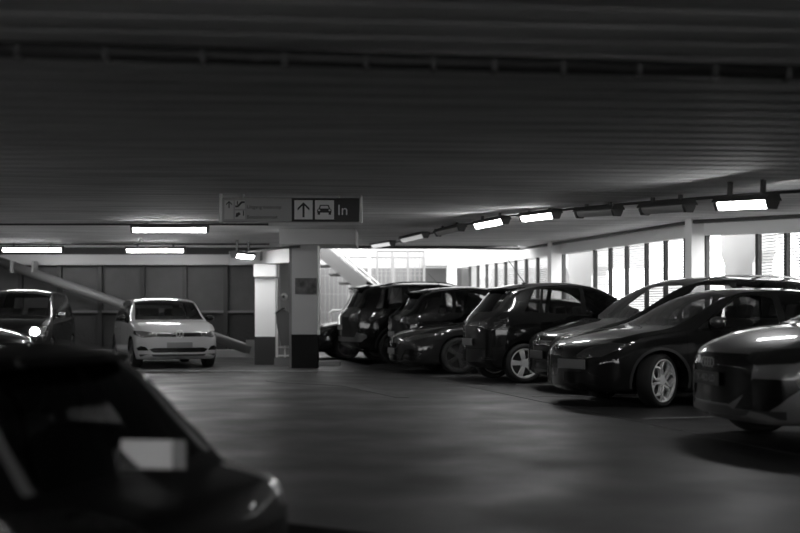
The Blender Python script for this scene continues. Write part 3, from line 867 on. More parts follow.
def floor_mat(name, base, rough, am=0.5, spec=0.5):
    if name in MATS: return MATS[name]
    m = bpy.data.materials.new(name); m.use_nodes = True; MATS[name] = m
    nt = m.node_tree; b = nt.nodes['Principled BSDF']; b.inputs['Specular IOR Level'].default_value = spec
    tc = nt.nodes.new('ShaderNodeTexCoord')
    def noise(scale, st_, lo, hi, det=6):
        mp = nt.nodes.new('ShaderNodeMapping'); mp.inputs['Scale'].default_value = st_; mp.inputs['Rotation'].default_value = (0, 0, 0.2)
        n = nt.nodes.new('ShaderNodeTexNoise'); n.inputs['Scale'].default_value = scale; n.inputs['Detail'].default_value = det
        r = nt.nodes.new('ShaderNodeMapRange'); r.inputs['From Min'].default_value = .32; r.inputs['From Max'].default_value = .68
        r.inputs['To Min'].default_value = lo; r.inputs['To Max'].default_value = hi
        nt.links.new(tc.outputs['Object'], mp.inputs['Vector']); nt.links.new(mp.outputs['Vector'], n.inputs['Vector']); nt.links.new(n.outputs['Fac'], r.inputs['Value'])
        return r.outputs['Result']
    a = noise(0.55, (1, 1, 1), 1-am, 1+am); c = noise(60, (1, 1, 1), .75, 1.25, 3); d = noise(2.2, (1, 1, 1), .85, 1.15)
    m1 = nt.nodes.new('ShaderNodeMath'); m1.operation = 'MULTIPLY'; nt.links.new(a, m1.inputs[0]); nt.links.new(c, m1.inputs[1])
    m2 = nt.nodes.new('ShaderNodeMath'); m2.operation = 'MULTIPLY'; nt.links.new(m1.outputs[0], m2.inputs[0]); nt.links.new(d, m2.inputs[1])
    m3 = nt.nodes.new('ShaderNodeMath'); m3.operation = 'MULTIPLY'; m3.inputs[1].default_value = base; nt.links.new(m2.outputs[0], m3.inputs[0])
    nt.links.new(m3.outputs[0], b.inputs['Base Color'])
    nt.links.new(noise(1.1, (1, 1, 1), rough-.10, rough+.10), b.inputs['Roughness'])
    bp = nt.nodes.new('ShaderNodeBump'); bp.inputs['Strength'].default_value = .25; bp.inputs['Distance'].default_value = .01
    nt.links.new(c, bp.inputs['Height']); nt.links.new(bp.outputs['Normal'], b.inputs['Normal'])
    return m

def poly_slab(name, pts, z0, z1, m):
    bm = bmesh.new(); prism(bm, pts, z0, z1, 'z'); fix(bm)
    return struct(link_mesh(name, bm, m))

F_ASPH = floor_mat('asphalt', 0.0215, 0.50, .35)
F_BAY = floor_mat('bay_asphalt', 0.016, 0.55, .3)
F_APRON = floor_mat('pale_concrete', 0.062, 0.5, .25)
F_LOW = floor_mat('lower_asphalt', 0.08, 0.7, .3)
W0 = st(10, 10.75)
poly_slab('floor', [(16, 5.2), (16, 38), (-17, 38), (-17, 14.0), (-3.2, 7.6), (0.1, 5.6), (0.1, 5.2)], -0.35, 0.0, F_ASPH)
poly_slab('floor_lower', [(16, -10), (16, 5.2), (0.1, 5.2), (0.1, 5.6), (-3.2, 7.6), (-17, 14), (-17, -10)], -0.55, -0.40, F_LOW)
a, b_, c_, d_ = st(2, 5.3), st(2, 10.4), st(29, 10.4), st(29, 5.3)
poly_slab('floor_bays', [p[:2] for p in (a, b_, c_, d_)], 0.0, 0.004, F_BAY)
poly_slab('floor_apron', [(-16.5, 22.0), (-0.8, 21.8), (-0.4, 27.6), (-2.9, 29.2), (-16.5, 29.2)], 0.0, 0.004, F_APRON)

# painted lines
LINE = mat('worn_line_paint', 0.13, 0.6, noise=(9, .5, (1, 1, 1)))
for s_, w_ in ((10.9, .1), (15.3-1.15, .1), (16.5, .1), (19.1, .1), (21.7, .1), (23.9, .1), (26.3, .1)):
    p, q = st(s_, 5.5), st(s_, 10.2)
    bm = bmesh.new(); bar(bm, (p[0], p[1], .006), (q[0], q[1], .006), w_, .004)
    o = link_mesh('trim_1', bm, LINE); struct(o)
bm = bmesh.new()                      # faint arrow on the aisle
prism(bm, [(-2.25, 18.6), (-2.0, 18.1), (-.9, 17.3), (-.05, 14.9), (.12, 14.95), (-.6, 17.6), (-1.8, 18.4)], .003, .006, 'z')
struct(link_mesh('trim_2', fix(bm), mat('faded_arrow_paint', .06, .6, noise=(7, .5, (1, 1, 1)))))

bm = bmesh.new(); bar(bm, (-15, 21.75, .006), (-.9, 21.6, .006), .28, .006)
struct(link_mesh('trim_3', bm, mat('pale_edge_strip', .20, .5, noise=(3, .3, (1, 1, 1)))))
bm = bmesh.new(); box(bm, (-1.72, 24.0, .055), (.86, .30, .11), bev=.01)
struct(link_mesh('trim_4', bm, mat('kerb_concrete', .30, .8)))
# ceiling: folded steel deck, ribs across the building
def ceiling():
    bm = bmesh.new()
    ca, sa = math.cos(RIB), math.sin(RIB)
    prof = []; r = -14.0; k = 0
    random.seed(3)
    while r < 36:
        k += 1
        d = 0.008
        prof += [(r, 0), (r+.17, 0), (r+.20, d), (r+.27, d)]
        r += .30
    def P(x, r): return (x*ca-r*sa, x*sa+r*ca)
    rows = []
    for rr, h in prof:
        row = []
        for x in [-20+42*i/6 for i in range(7)]:
            X, Y = P(x, rr); row.append(bm.verts.new((X, Y, h)))
        rows.append(row)
    for A, B2 in zip(rows, rows[1:]):
        for i in range(len(A)-1): bm.faces.new((A[i], B2[i], B2[i+1], A[i+1]))
    def cutp(co, no, clear=True):
        bmesh.ops.bisect_plane(bm, geom=bm.verts[:]+bm.edges[:]+bm.faces[:], dist=1e-5, plane_co=co, plane_no=no, clear_outer=clear)
    n = Vector((UY, -UX, 0))
    cutp(Vector(st(0, 10.9)), n)                    # right wall
    cutp(Vector((0, 31.0, 0)), Vector((0, 1, 0)))
    cutp(Vector((-17, 0, 0)), Vector((-1, 0, 0)))
    cutp(Vector((0, -10, 0)), Vector((0, -1, 0)))
    cutp(Vector((0, Y_EDGE, 0)), Vector((0, 1, 0)), False)
    cutp(Vector((X_COURT, 0, 0)), Vector((1, 0, 0)), False)
    dele = [f for f in bm.faces if f.calc_center_median().y > Y_EDGE and f.calc_center_median().x > X_COURT]
    bmesh.ops.delete(bm, geom=dele, context='FACES')
    u = Vector((UX, UY, 0))
    for s_ in (11.5, 18.2): cutp(u*s_, u, False)
    for v in bm.verts: v.co.z += ceil_z(v.co.x, v.co.y)
    bmesh.ops.recalc_face_normals(bm, faces=bm.faces)
    return bm
C_DECK = mat('ceiling_deck', 0.76, 0.75, noise=(2.0, .22, (.25, 2.2, 1)), spec=.1)
struct(link_mesh('ceiling', ceiling(), C_DECK))
# the slab on top keeps daylight out of the deck
bm = bmesh.new()
e = st(34, 10.9)
def top_slab(pts, z): prism(bm, pts, z, z+.25, 'z')
rb, rt = st(-12, 10.9), st(29.55, 10.9)
top_slab([(-17, -10), (rb[0], rb[1]), (rt[0], rt[1]-.0), (rt[0]-.02, Y_EDGE), (X_COURT, Y_EDGE), (X_COURT, 31.0), (-17, 31.0)], 2.93)
struct(link_mesh('ceiling_slab', fix(bm), mat('concrete_slab', .25, .8)))
bm = bmesh.new(); box(bm, ((X_COURT+2.9)/2, Y_EDGE+.03, 3.0), (2.9-X_COURT+.2, .06, .36))
struct(link_mesh('trim_slab_edge', bm, mat('edge_steel', .07, .6)))

# unseen sides; the rear wall has a slot added for fill daylight
DARKW = mat('dark_concrete', 0.18, 0.85, noise=(1.2, .3, (1, 1, 1)))
bm = bmesh.new(); box(bm, (-17, 10.5, 1.2), (.2, 41, 3.8)); struct(link_mesh('wall_left', bm, DARKW))
bm = bmesh.new(); box(bm, (0, -10, .25), (34, .2, 1.9)); struct(link_mesh('wall_behind', bm, DARKW))
bm = bmesh.new(); box(bm, (0, -10, 2.6), (34, .2, .7)); struct(link_mesh('wall_behind', bm, DARKW))
for x_ in [-16+1.1*i for i in range(30)]:
    bm = bmesh.new(); box(bm, (x_, -9.9, 1.2), (.35, .3, 3.0)); struct(link_mesh('slot_post_behind', bm, DARKW))  # unseen posts added to break the slot's reflections into stripes
bm = bmesh.new(); p, q = st(-14, 10.6), st(9.7, 10.6); bar(bm, (p[0], p[1], 1.2), (q[0], q[1], 1.2), .2, 3.8); struct(link_mesh('wall_right_solid', bm, DARKW))

# louvred wall on the right
T_W = 10.45
WH = mat('white_steel', .85, .45)
CONC = mat('pale_concrete_column', .55, .7, noise=(4, .08, (1, 1, 1)))
def zc(s): return 2.85-0.052*(18.2-clamp(s, 9, 18.2))
bm = bmesh.new()
for (s0, s1) in ((9.7, 18.2), (18.2, 33.4)):
    v = []
    for s_ in (s0, s1):
        for t_ in (T_W-.10, T_W+.15):
            for z_ in (zc(s_)-.30, zc(s_)-.0): v.append(bm.verts.new(st(s_, t_, z_)))
    for q in ((0, 1, 5, 4), (2, 6, 7, 3), (0, 4, 6, 2), (1, 3, 7, 5), (0, 2, 3, 1), (4, 5, 7, 6)): bm.faces.new([v[i] for i in q])
struct(link_mesh('beam_right', fix(bm), WH))
bm = bmesh.new(); p, q = st(9.7, T_W), st(33.4, T_W); bar(bm, (p[0], p[1], .45), (q[0], q[1], .45), .16, .9)
struct(link_mesh('wall_right', bm, CONC))
Rw = Matrix.Rotation(OUT, 3, 'Z')
POST = mat('dark_louvre_post', .035, .5)
LOUV = mat('louvre_white', .88, .5)
def post_at(s_):
    bm = bmesh.new(); z1 = zc(s_)-.30
    box(bm, st(s_, T_W+.02, (.9+z1)/2), (.075, .08, z1-.9), rot=Rw)
    o = link_mesh('window_post', bm, POST); struct(o)
def louvre(s0, s1):
    bm = bmesh.new(); z0 = .92; z1 = min(zc(s0), zc(s1))-.30
    k = 0; z = z0
    while z < z1:
        a0, b0 = st(s0+.045, T_W+.06), st(s1-.045, T_W+.06)
        # each blade tilts so that it sheds rain outwards
        n0 = Vector((UY, -UX, 0))
        vs = []
        for (p_, dz, dn) in ((a0, .012, -.012), (b0, .012, -.012), (b0, -.012, .012), (a0, -.012, .012)):
            for th in (0, .004): vs.append(bm.verts.new((p_[0]+n0.x*(dn+th), p_[1]+n0.y*(dn+th), z+dz)))
        for q in ((0, 2, 4, 6), (7, 5, 3, 1), (0, 1, 3, 2), (2, 3, 5, 4), (4, 5, 7, 6), (6, 7, 1, 0)): bm.faces.new([vs[i] for i in q])
        z += .05
    o = link_mesh('window_louvre', bm, LOUV); struct(o)
posts = [10.0+.82*i for i in range(10)]
posts = [s_ for s_ in posts if s_ < 17.1]+[18.23, 19.0, 19.8, 20.6, 21.5, 22.3, 23.1, 24.9, 25.8, 26.6, 27.4, 28.2, 29.0, 29.8, 30.6, 31.4, 32.2]
for s_ in posts: post_at(s_)
for s0, s1 in zip(posts, posts[1:]):
    if (s0, s1) not in ((16.56, 18.23), (23.1, 24.9)) and s1-s0 < 1.2: louvre(s0, s1)
# columns with a haunched head on their near side
def column(s_, lo, hi):
    bm = bmesh.new(); z1 = zc(s_)+.02
    box(bm, st(s_, T_W-.22, z1/2), (.26, .24, z1), rot=Rw)
    struct(link_mesh('column', bm, WH))
    # the pale haunched pier stands outside the open gap beside the column
    bm = bmesh.new(); zt = zc(s_)-.30
    pr = [(hi, zt+.1), (lo, zt+.1), (lo, zt-.30), (lo+.14, zt-.50), (lo+.14, -1), (hi-.14, -1), (hi-.14, zt-.50), (hi, zt-.30)]
    v0 = []; v1 = []
    for ds, z_ in pr:
        v0.append(bm.verts.new(st(s_+ds, T_W+.75, z_))); v1.append(bm.verts.new(st(s_+ds, T_W+1.15, z_)))
    bm.faces.new(v0); bm.faces.new(v1[::-1])
    for i in range(len(pr)): bm.faces.new((v0[i], v1[i], v1[(i+1) % len(pr)], v0[(i+1) % len(pr)]))
    struct(link_mesh('column_outer', fix(bm), mat('outer_pier_white', .55, .6)))
column(18.25, -.48, .75); column(24.9, -.10, 1.50); column(33.3, .2, 1.5)

# left back wall: dark mesh panels between posts, pale beam above
YB = 29.3
PANEL = mat('dark_mesh_panel', .055, .6, noise=(3, .15, (1, 1, 1)))
PANEL2 = mat('perforated_panel', .035, .6, spec=.2, bump=(14, .5))
bm = bmesh.new(); box(bm, (-9.9, YB+.25, 1.4), (14.3, .1, 3.0)); struct(link_mesh('wall_back', bm, mat('backing_wall', .05, .9)))
xs_p = [-16.2, -14.4, -12.65, -10.25, -9.15, -7.95, -6.82, -5.71, -4.59, -3.35]
xs_p = [-16.6, -15.5, -14.4, -13.3, -12.2, -11.1, -10.0, -8.97, -7.90, -6.78, -5.67, -4.59, -3.4]
for x_ in xs_p:
    bm = bmesh.new(); box(bm, (x_, YB, 1.2), (.11, .14, 2.5)); o = link_mesh('wall_post', bm, mat('black_steel', .016, .5)); struct(o)
for x0_, x1_ in zip(xs_p, xs_p[1:]):
    bm = bmesh.new(); box(bm, ((x0_+x1_)/2, YB+.06, 1.80), (x1_-x0_-.11, .03, 1.18)); struct(link_mesh('wall_panel', bm, PANEL))
    bm = bmesh.new(); box(bm, ((x0_+x1_)/2, YB+.06, .62), (x1_-x0_-.11, .03, 1.0)); struct(link_mesh('wall_panel', bm, PANEL2))
bm = bmesh.new(); box(bm, (-9.9, YB-.02, 1.175), (13.4, .10, .06)); struct(link_mesh('trim_rail', bm, mat('rail_grey', .13, .5)))
bm = bmesh.new(); box(bm, (-9.9, YB-.35, .09), (14.0, .5, .18)); struct(link_mesh('trim_kerb', bm, mat('kerb_concrete', .30, .8)))
bm = bmesh.new(); box(bm, (-9.6, YB-.25, 2.525), (14.8, .26, .27)); struct(link_mesh('beam_back', bm, mat('beam_grey', .33, .5)))
bm = bmesh.new(); box(bm, (-9.6, YB-.1, 2.78), (14.8, .2, .24)); struct(link_mesh('trim_beam_gap', bm, mat('black_gap', .02, .8)))

# columns by the court
def two_tone(name, x, y, w, dpt, ztop, zsplit, m_top, m_low, z_bot=0.0):
    bm = bmesh.new(); box(bm, (x, y, (zsplit+ztop)/2), (w, dpt, ztop-zsplit)); struct(link_mesh(name, bm, m_top))
    bm = bmesh.new(); box(bm, (x, y, (zsplit+z_bot)/2), (w+.012, dpt+.012, zsplit-z_bot)); struct(link_mesh(name+'_base', bm, m_low))
DARKB = mat('dark_base_paint', .03, .6, spec=.3)
two_tone('column_white', -2.95, 24.5, .44, .44, 2.2, .62, mat('white_column', .82, .5), DARKB)
bm = bmesh.new(); box(bm, (-2.93, 24.35, 2.06), (.50, .5, .28), bev=.02); struct(link_mesh('column_white_collar', bm, mat('white_column', .82, .5)))
bm = bmesh.new(); box(bm, (-2.69, 24.22, 1.1), (.05, .05, 2.2)); struct(link_mesh('column_white_strip', bm, mat('edge_grey', .35, .5)))
two_tone('column_grey', -1.96, 23.0, .52, .42, 2.60, .70, mat('grey_column', .34, .6), mat('black_base_paint', .008, .7, spec=.15))
bm = bmesh.new(); box(bm, (-2.25, 23.05, 1.30), (.07, .30, 2.60)); struct(link_mesh('column_grey_flange', bm, mat('grey_flange', .16, .6)))
bm = bmesh.new(); box(bm, (-1.93, 22.77, 1.69), (.44, .03, .33), bev=.004)
tag(link_mesh('mounted_plate', bm, mat('rusted_plate', .075, .8, noise=(7, .7, (1, 1, 1)))), 'weathered dark plate fixed to the face of the grey column', 'plate')
bm = bmesh.new(); box(bm, (-1.68, 23.35, 2.70), (1.55, 1.5, .33)); struct(link_mesh('ceiling_drop_panel', bm, mat('drop_panel', .40, .8)))
bm = bmesh.new(); box(bm, (-1.675, 22.95, 1.6), (.035, .3, 1.82)); struct(link_mesh('column_grey_strip', bm, mat('white_column', .82, .5)))
# short beam between the columns and the slab
bm = bmesh.new(); bar(bm, (-3.75, 25.0, 2.36), (-2.1, 23.5, 2.36), .25, .30); struct(link_mesh('beam_court', bm, mat('beam_pale', .42, .5)))
bm = bmesh.new(); box(bm, (-2.98, 24.17, 2.37), (.13, .06, .18), bev=.008)
jb = link_mesh('junction_box', bm, mat('box_grey', .30, .5)); tag(jb, 'small square junction box on the beam above the white column', 'box')

# diagonal round brace in front of the dark wall
t = empty('steel_brace', 'thick round steel tube sloping down behind the white hatchback', 'pipe', (-10.2, 28.3, 0))
def rel(root, p): return Vector(p)-Vector(root.location)
A_, B_ = Vector((-10.4, 28.9, 2.47)), Vector((-3.66, 27.4, .215))
bm = bmesh.new(); tube(bm, [rel(t, A_), rel(t, B_)], .125, 24); link_mesh('tube', bm, mat('brace_grey', .13, .45), t, smooth=False)
for p in t.children[0].data.polygons: p.use_smooth = len(p.vertices) == 4
bm = bmesh.new(); d = (B_-A_).normalized()
box(bm, rel(t, B_+Vector((.16, -.05, .02))), (.06, .34, .62)); box(bm, rel(t, B_+Vector((0.02, -.05, .05))), (.30, .05, .42))
link_mesh('foot_plate', bm, mat('brace_plate', .22, .5), t)
for dx in (0, .55):
    bm = bmesh.new(); box(bm, rel(t, (-10.0+dx, 28.75, 2.33)), (.05, .36, .30)); link_mesh('hanger', bm, mat('brace_plate', .22, .5), t)
for k in range(3):
    bm = bmesh.new(); lathe_y(bm, [(0, .001), (0, .025), (.03, .025), (.03, .001)], 8)
    o = link_mesh('bolt', bm, 'chrome', t); o.location = rel(t, B_+Vector((.16, -.24, -.18+.18*k)))

# ticket machine between the columns
t = empty('ticket_cabinet', 'grey slanted cabinet on a white frame between white and grey columns', 'cabinet', (-2.48, 23.9, 0))
bm = bmesh.new(); prism(bm, [(-.17, 1.16), (-.02, 1.22), (.19, 1.10), (.19, .44), (-.06, .44), (-.15, .86)], -.16, .16, 'y'); link_mesh('cabinet_body', fix(bm), mat('cabinet_grey', .065, .5), t)
bm = bmesh.new(); prism(bm, [(-.20, 1.13), (-.03, 1.25), (.02, 1.25), (.02, 1.22), (-.02, 1.22), (-.17, 1.12)], -.18, .18, 'y'); link_mesh('hood', fix(bm), mat('cabinet_hood', .012, .5), t)
bm = bmesh.new()
for x_ in (-.17, .17): box(bm, (x_, .05, .45), (.035, .035, .9))
for z_ in (.22, .40): box(bm, (0, .05, z_), (.34, .03, .03))
box(bm, (0, .05, .3), (.03, .03, .4)); link_mesh('frame', bm, 'white_wall', t)
bm = bmesh.new(); box(bm, (.0, 0, .09), (.42, .3, .18)); link_mesh('plinth', bm, mat('plinth_grey', .14, .7), t)
# round lamp on a bracket behind it
t = empty('mounted_camera', 'small white round camera on a bracket between the two columns', 'camera', (-2.60, 24.9, 1.50))
bm = bmesh.new(); bmesh.ops.create_uvsphere(bm, u_segments=20, v_segments=12, radius=.085); link_mesh('camera_head', bm, 'white_wall', t, smooth=True)
bm = bmesh.new(); lathe_y(bm, [(-.10, .001), (-.10, .03), (-.06, .04)], 16); link_mesh('lens', bm, 'trim', t)
bm = bmesh.new(); tube(bm, [(0, .02, 0), (-.2, .02, 0), (-.2, .02, -.08)], .022, 8); link_mesh('bracket', bm, mat('edge_grey', .35, .5), t)
# pale door frame seen behind
bm = bmesh.new(); box(bm, (-2.78, 25.4, 1.15), (.06, .08, 2.3)); struct(link_mesh('trim_frame', bm, mat('edge_grey', .35, .5)))
bm = bmesh.new(); box(bm, (-2.62, 27.6, 1.2), (.8, .05, 2.4)); struct(link_mesh('wall_screen', bm, mat('screen_grey', .26, .6)))

# ------------------------------------------------------------------ open court beyond the slab
YC = 36.3
BRICK = mat('court_grey_cladding', .15, .7, noise=(5, .12, (6, 1, .4)))
bm = bmesh.new(); box(bm, (1.2, YC, 1.25), (11.0, .2, 2.7)); struct(link_mesh('wall_court', bm, BRICK))
bm = bmesh.new(); box(bm, (1.2, YC+.3, 4.4), (14.0, .2, 3.6)); struct(link_mesh('wall_court_upper', bm, mat('court_white', .40, .6)))
bm = bmesh.new(); box(bm, (X_COURT-.1, 33.6, 1.4), (.15, 5.2, 2.9)); struct(link_mesh('wall_court_side', bm, BRICK))
bm = bmesh.new(); box(bm, (1.35, YC-1.1, 2.92), (1.35, .9, .62)); struct(link_mesh('wall_court_canopy', bm, mat('court_white', .40, .6)))
bm = bmesh.new(); box(bm, (1.35, YC-.16, 1.95), (1.3, .12, 1.3)); struct(link_mesh('door_court', bm, mat('court_door', .08, .6)))

t = empty('metal_staircase', 'pale metal stairs climbing left from the court beyond the tall SUV', 'staircase', (-1.0, 30.0, 0))
YS = 30.0
sc_ = YS/1111
def ip(px, py, Y): return Vector(((px-400)/1111*Y, Y, 1.14+(313-py)/1111*Y))
top_a, low_a = Vector((-2.75, 0, 3.35)), Vector((.30, 0, .75))       # line of the stringer in x,z
def rl(p): return Vector(p)-Vector(t.location)
for nm_y in (30.0, 31.0):
    bm = bmesh.new(); bar(bm, rl((top_a.x, nm_y, top_a.z)), rl((low_a.x, nm_y, low_a.z)), .06, .36); link_mesh('stringer', bm, mat('stair_grey', .16, .5), t)
n_t = 11
for k in range(n_t):
    f = (k+.5)/n_t; px_ = top_a.x+(low_a.x-top_a.x)*f; pz_ = top_a.z+(low_a.z-top_a.z)*f
    bm = bmesh.new(); box(bm, rl((px_, 30.5, pz_-.34)), (.30, .94, .05)); link_mesh('tread', bm, mat('tread_grey', .12, .6), t)
for nm_y in (30.0, 31.0):
    bm = bmesh.new()
    for dz in (.30, .42): tube(bm, [rl((top_a.x, nm_y, top_a.z+dz)), rl((low_a.x, nm_y, low_a.z+dz))], .025, 8)
    for k in range(5):
        f = k/4.0; px_ = top_a.x+(low_a.x-top_a.x)*f; pz_ = top_a.z+(low_a.z-top_a.z)*f
        tube(bm, [rl((px_, nm_y, pz_)), rl((px_, nm_y, pz_+.42))], .022, 8)
    link_mesh('handrail', bm, 'white_wall', t)
# landing guard rail in front of the stairs
t = empty('guard_rail', 'white tube guard rail under the stairs beside the grey column', 'railing', (-1.3, 29.5, 0))
bm = bmesh.new(); tube(bm, [rl((-1.86, 29.5, 0)), rl((-1.86, 29.5, 1.14)), rl((-1.80, 29.5, 1.20)), rl((-.6, 29.5, 1.20))], .035, 10)
link_mesh('rail_frame', bm, 'white_wall', t)
bm = bmesh.new(); tube(bm, [rl((-1.86, 29.5, .62)), rl((-.6, 29.5, .62))], .025, 8); link_mesh('mid_rail', bm, 'white_wall', t)
bm = bmesh.new(); tube(bm, [rl((-1.7, 29.6, .2)), rl((-.4, 29.6, 1.5))], .025, 8); link_mesh('brace', bm, mat('stair_grey', .16, .5), t)
bm = bmesh.new(); tube(bm, [rl((-.6, 29.5, 0)), rl((-.6, 29.5, 1.20))], .035, 8); link_mesh('post', bm, 'white_wall', t)

FENCE = mat('fence_white', .26, .5)
def frame_rail(label, xs, y, z1, dx=0, group=None):
    t = empty('mesh_fence', label, 'fence', (xs[0], y, 0)); 
    for x_ in xs:
        bm = bmesh.new(); tube(bm, [(x_-xs[0], 0, 0), (x_-xs[0], 0, z1)], .035, 8); link_mesh('post', bm, FENCE, t)
    bm = bmesh.new(); tube(bm, [(0, 0, z1), (xs[-1]-xs[0], 0, z1)], .035, 8); link_mesh('top_rail', bm, FENCE, t)
    bm = bmesh.new(); n = int((xs[-1]-xs[0])/.13)
    for i in range(1, n): box(bm, ((xs[-1]-xs[0])*i/n, 0, z1/2), (.012, .012, z1))
    for i in range(1, 5): box(bm, ((xs[-1]-xs[0])/2, 0, z1*i/5), (xs[-1]-xs[0], .012, .012))
    link_mesh('wire_mesh', bm, FENCE, t)
frame_rail('tall white mesh fence in the court behind the tall SUV', [-.65, -.22, .22, .68], 31.5, 2.90)
frame_rail('white mesh fence along the far wall of the court', [-3.0, -1.6, -.2, .75], 34.6, 2.88)
bm = bmesh.new(); tube(bm, [(-1.55, 31.3, 3.3), (-.90, 31.3, 2.72), (-.86, 31.3, 2.64), (-.86, 31.3, 0)], .045, 8)
tag(link_mesh('drain_pipe', bm, 'white_wall'), 'bent white pipe standing between the stairs and tall fence', 'pipe')

# ------------------------------------------------------------------ lamps
def lamp(name, pos, ang, L_, on, label, group, tilt=0.0, cap=True, width=.13):
    # tilt: nose-down rotation about the lamp's own cross axis
    t = empty(name, label, 'lamp', pos, ang, group); t.rotation_euler = (0, tilt, ang)
    bm = bmesh.new(); prism(bm, [(-width/2, .06), (width/2, .06), (width/2+.035, .012), (width/2+.035, 0), (-width/2-.035, 0), (-width/2-.035, .012)], -L_/2, L_/2, 'x'); link_mesh('housing', fix(bm), mat('lamp_housing', .06, .5), t)
    bm = bmesh.new()
    n = 8; pr = [(-math.cos(PI*i/n)*width/2, .01-math.sin(PI*i/n)*.085) for i in range(n+1)]
    prism(bm, pr, -L_/2+.03, L_/2-.05, 'x'); 
    link_mesh('diffuser', fix(bm), mat('diffuser_lit', .9, .3, emit=on) if on >= 2.5 else mat('diffuser_dim_%d' % int(on*100), (.25 if on else .60), .25, emit=on), t, smooth=False)
    if cap:
        for sx in (-1, 1):
            bm = bmesh.new(); w2 = width/2+.008
            prism(bm, [(-w2, .065), (w2, .065), (w2, -.02), (w2*.6, -.085), (-w2*.6, -.085), (-w2, -.02)], min(sx*L_/2, sx*(L_/2-.045)), max(sx*L_/2, sx*(L_/2-.045)), 'x')
            link_mesh('end_cap', fix(bm), mat('lamp_cap', .08, .5), t)
    hb = clamp(ceil_z(pos[0], pos[1])-pos[2]-.012, .075, .3)
    for sx in (-.3, .3):
        bm = bmesh.new(); box(bm, (sx*L_, 0, (.055+hb)/2), (.04, .04, hb-.055)); link_mesh('bracket', bm, mat('lamp_cap', .08, .5), t)
    return t
ON = 44.0
LA = math.atan2(UY, UX)
rows_ = [((373, 246.5), (393, 243.5), 26.8, .55), ((402.5, 241), (426, 235.5), 24.0, .3), ((438, 234), (462, 228.5), 21.3, 0), ((477, 226.5), (506, 221), 19.0, 3),
         ((523, 219), (557, 215), 16.9, 3), ((579, 214.5), (618, 212), 14.8, 0), ((644, 211), (690, 207.5), 12.97, 0), ((719, 206), (774, 203.5), 11.35, 3)]
labs = ['dim ceiling lamp farthest along the row over the parked cars, by the slab edge', 'half-lit ceiling lamp second from the far end of the row over parked cars',
        'unlit ceiling lamp just beyond the two lit lamps over the parked cars', 'lit ceiling lamp over the grey star-badged hatchback, farther of two lit neighbours',
        'lit ceiling lamp over the aerial hatchback, nearer of two lit neighbours', 'unlit ceiling lamp over the parked cars, farther of the dark neighbouring pair',
        'unlit ceiling lamp over the parked cars, nearer of the dark neighbouring pair', 'large lit ceiling lamp nearest of the row over the parked cars']
pts_l = []
for (a_, b2_, Y, on), lb in zip(rows_, labs):
    w_ = (b2_[0]-a_[0])/1111*Y; dy = math.sqrt(max(.2, (.88 if Y < 12 else 1.02 if Y < 18 else 1.3)**2-w_**2))/2
    A_, B_ = ip(*a_, Y+dy), ip(*b2_, Y-dy); p = (A_+B_)/2; p.z += .03; pts_l.append(p)
    d = B_-A_
    lamp('hanging_lamp', tuple(p), math.atan2(d.y, d.x), d.length, on if on < 3 else ON, lb, 'lamps in the row over the parked cars', width=.14, tilt=-math.asin(d.z/d.length))
bm = bmesh.new()
p_in = [Vector((p.x+.22, p.y+.06, min(p.z+.09, ceil_z(p.x, p.y)-.03))) for p in pts_l]
p_in = p_in+[p_in[-1]+(p_in[-1]-p_in[-2])*1.0]
tube(bm, p_in, .018, 8); tag(link_mesh('lamp_conduit', bm, mat('conduit_dark', .04, .5)), 'dark conduit running from lamp to lamp over the parked cars', 'conduit')
LW = ['long lit ceiling lamp hanging nearer the camera, above the white hatchback', 'lit ceiling lamp along the back beam, left end over the boxy car', 'lit ceiling lamp along the back beam over the white hatchback']
for (px, py, Y, L_), lb in zip(((170, 230, 20.9, 1.46), (32.5, 250, 27.0, 1.5), (155.5, 250.5, 27.0, 1.45)), LW):
    p = ip(px, py, Y); lamp('hanging_lamp', (p.x, p.y, p.z+.03), 0.0, L_, ON, lb, 'strip lamps over the left side', width=.12)
p = ip(243, 255, 23.4); lamp('hanging_lamp', (p.x, p.y, p.z), math.radians(72), .9, ON, 'short lit lamp at the corner beam above the white column', 'strip lamps over the left side')
bm = bmesh.new(); a_ = ip(246, 252, 23.3); b2_ = ip(300, 246.5, 22.5)
tube(bm, [a_, ip(285, 247.5, 22.6), b2_], .025, 8); tag(link_mesh('lamp_cable', bm, mat('conduit_dark', .04, .5)), 'dark cable leading from the corner lamp towards the grey column', 'cable')
for (y_, x0_, x1_, zz) in ((21.1, -14, -2.5, .03), (27.2, -15, -3.2, .03)):
    bm = bmesh.new(); tube(bm, [(x0_, y_, ceil_z(-8, y_)-zz), (x1_, y_, ceil_z(-4, y_)-zz)], .02, 8)
    tag(link_mesh('cable_conduit', bm, mat('conduit_dark', .04, .5)), 'thin dark conduit over the white hatchback, '+('by the nearer strip lamp' if y_ < 22 else 'by the back strip lamps'), 'conduit')
bm = bmesh.new(); p0, p1 = st(18.2, T_W-.30), st(27.0, T_W-.30)
tube(bm, [(*st(10, T_W-.30)[:2], zc(10)-.06), (p0[0], p0[1], 2.79), (p1[0], p1[1], 2.79), (1.2, Y_EDGE-.25, 2.79), (-1.2, Y_EDGE-.3, 2.79)], .035, 8)
tag(link_mesh('wall_conduit', bm, mat('conduit_dark', .04, .5)), 'dark conduit along the top of the louvred wall and slab edge', 'conduit')
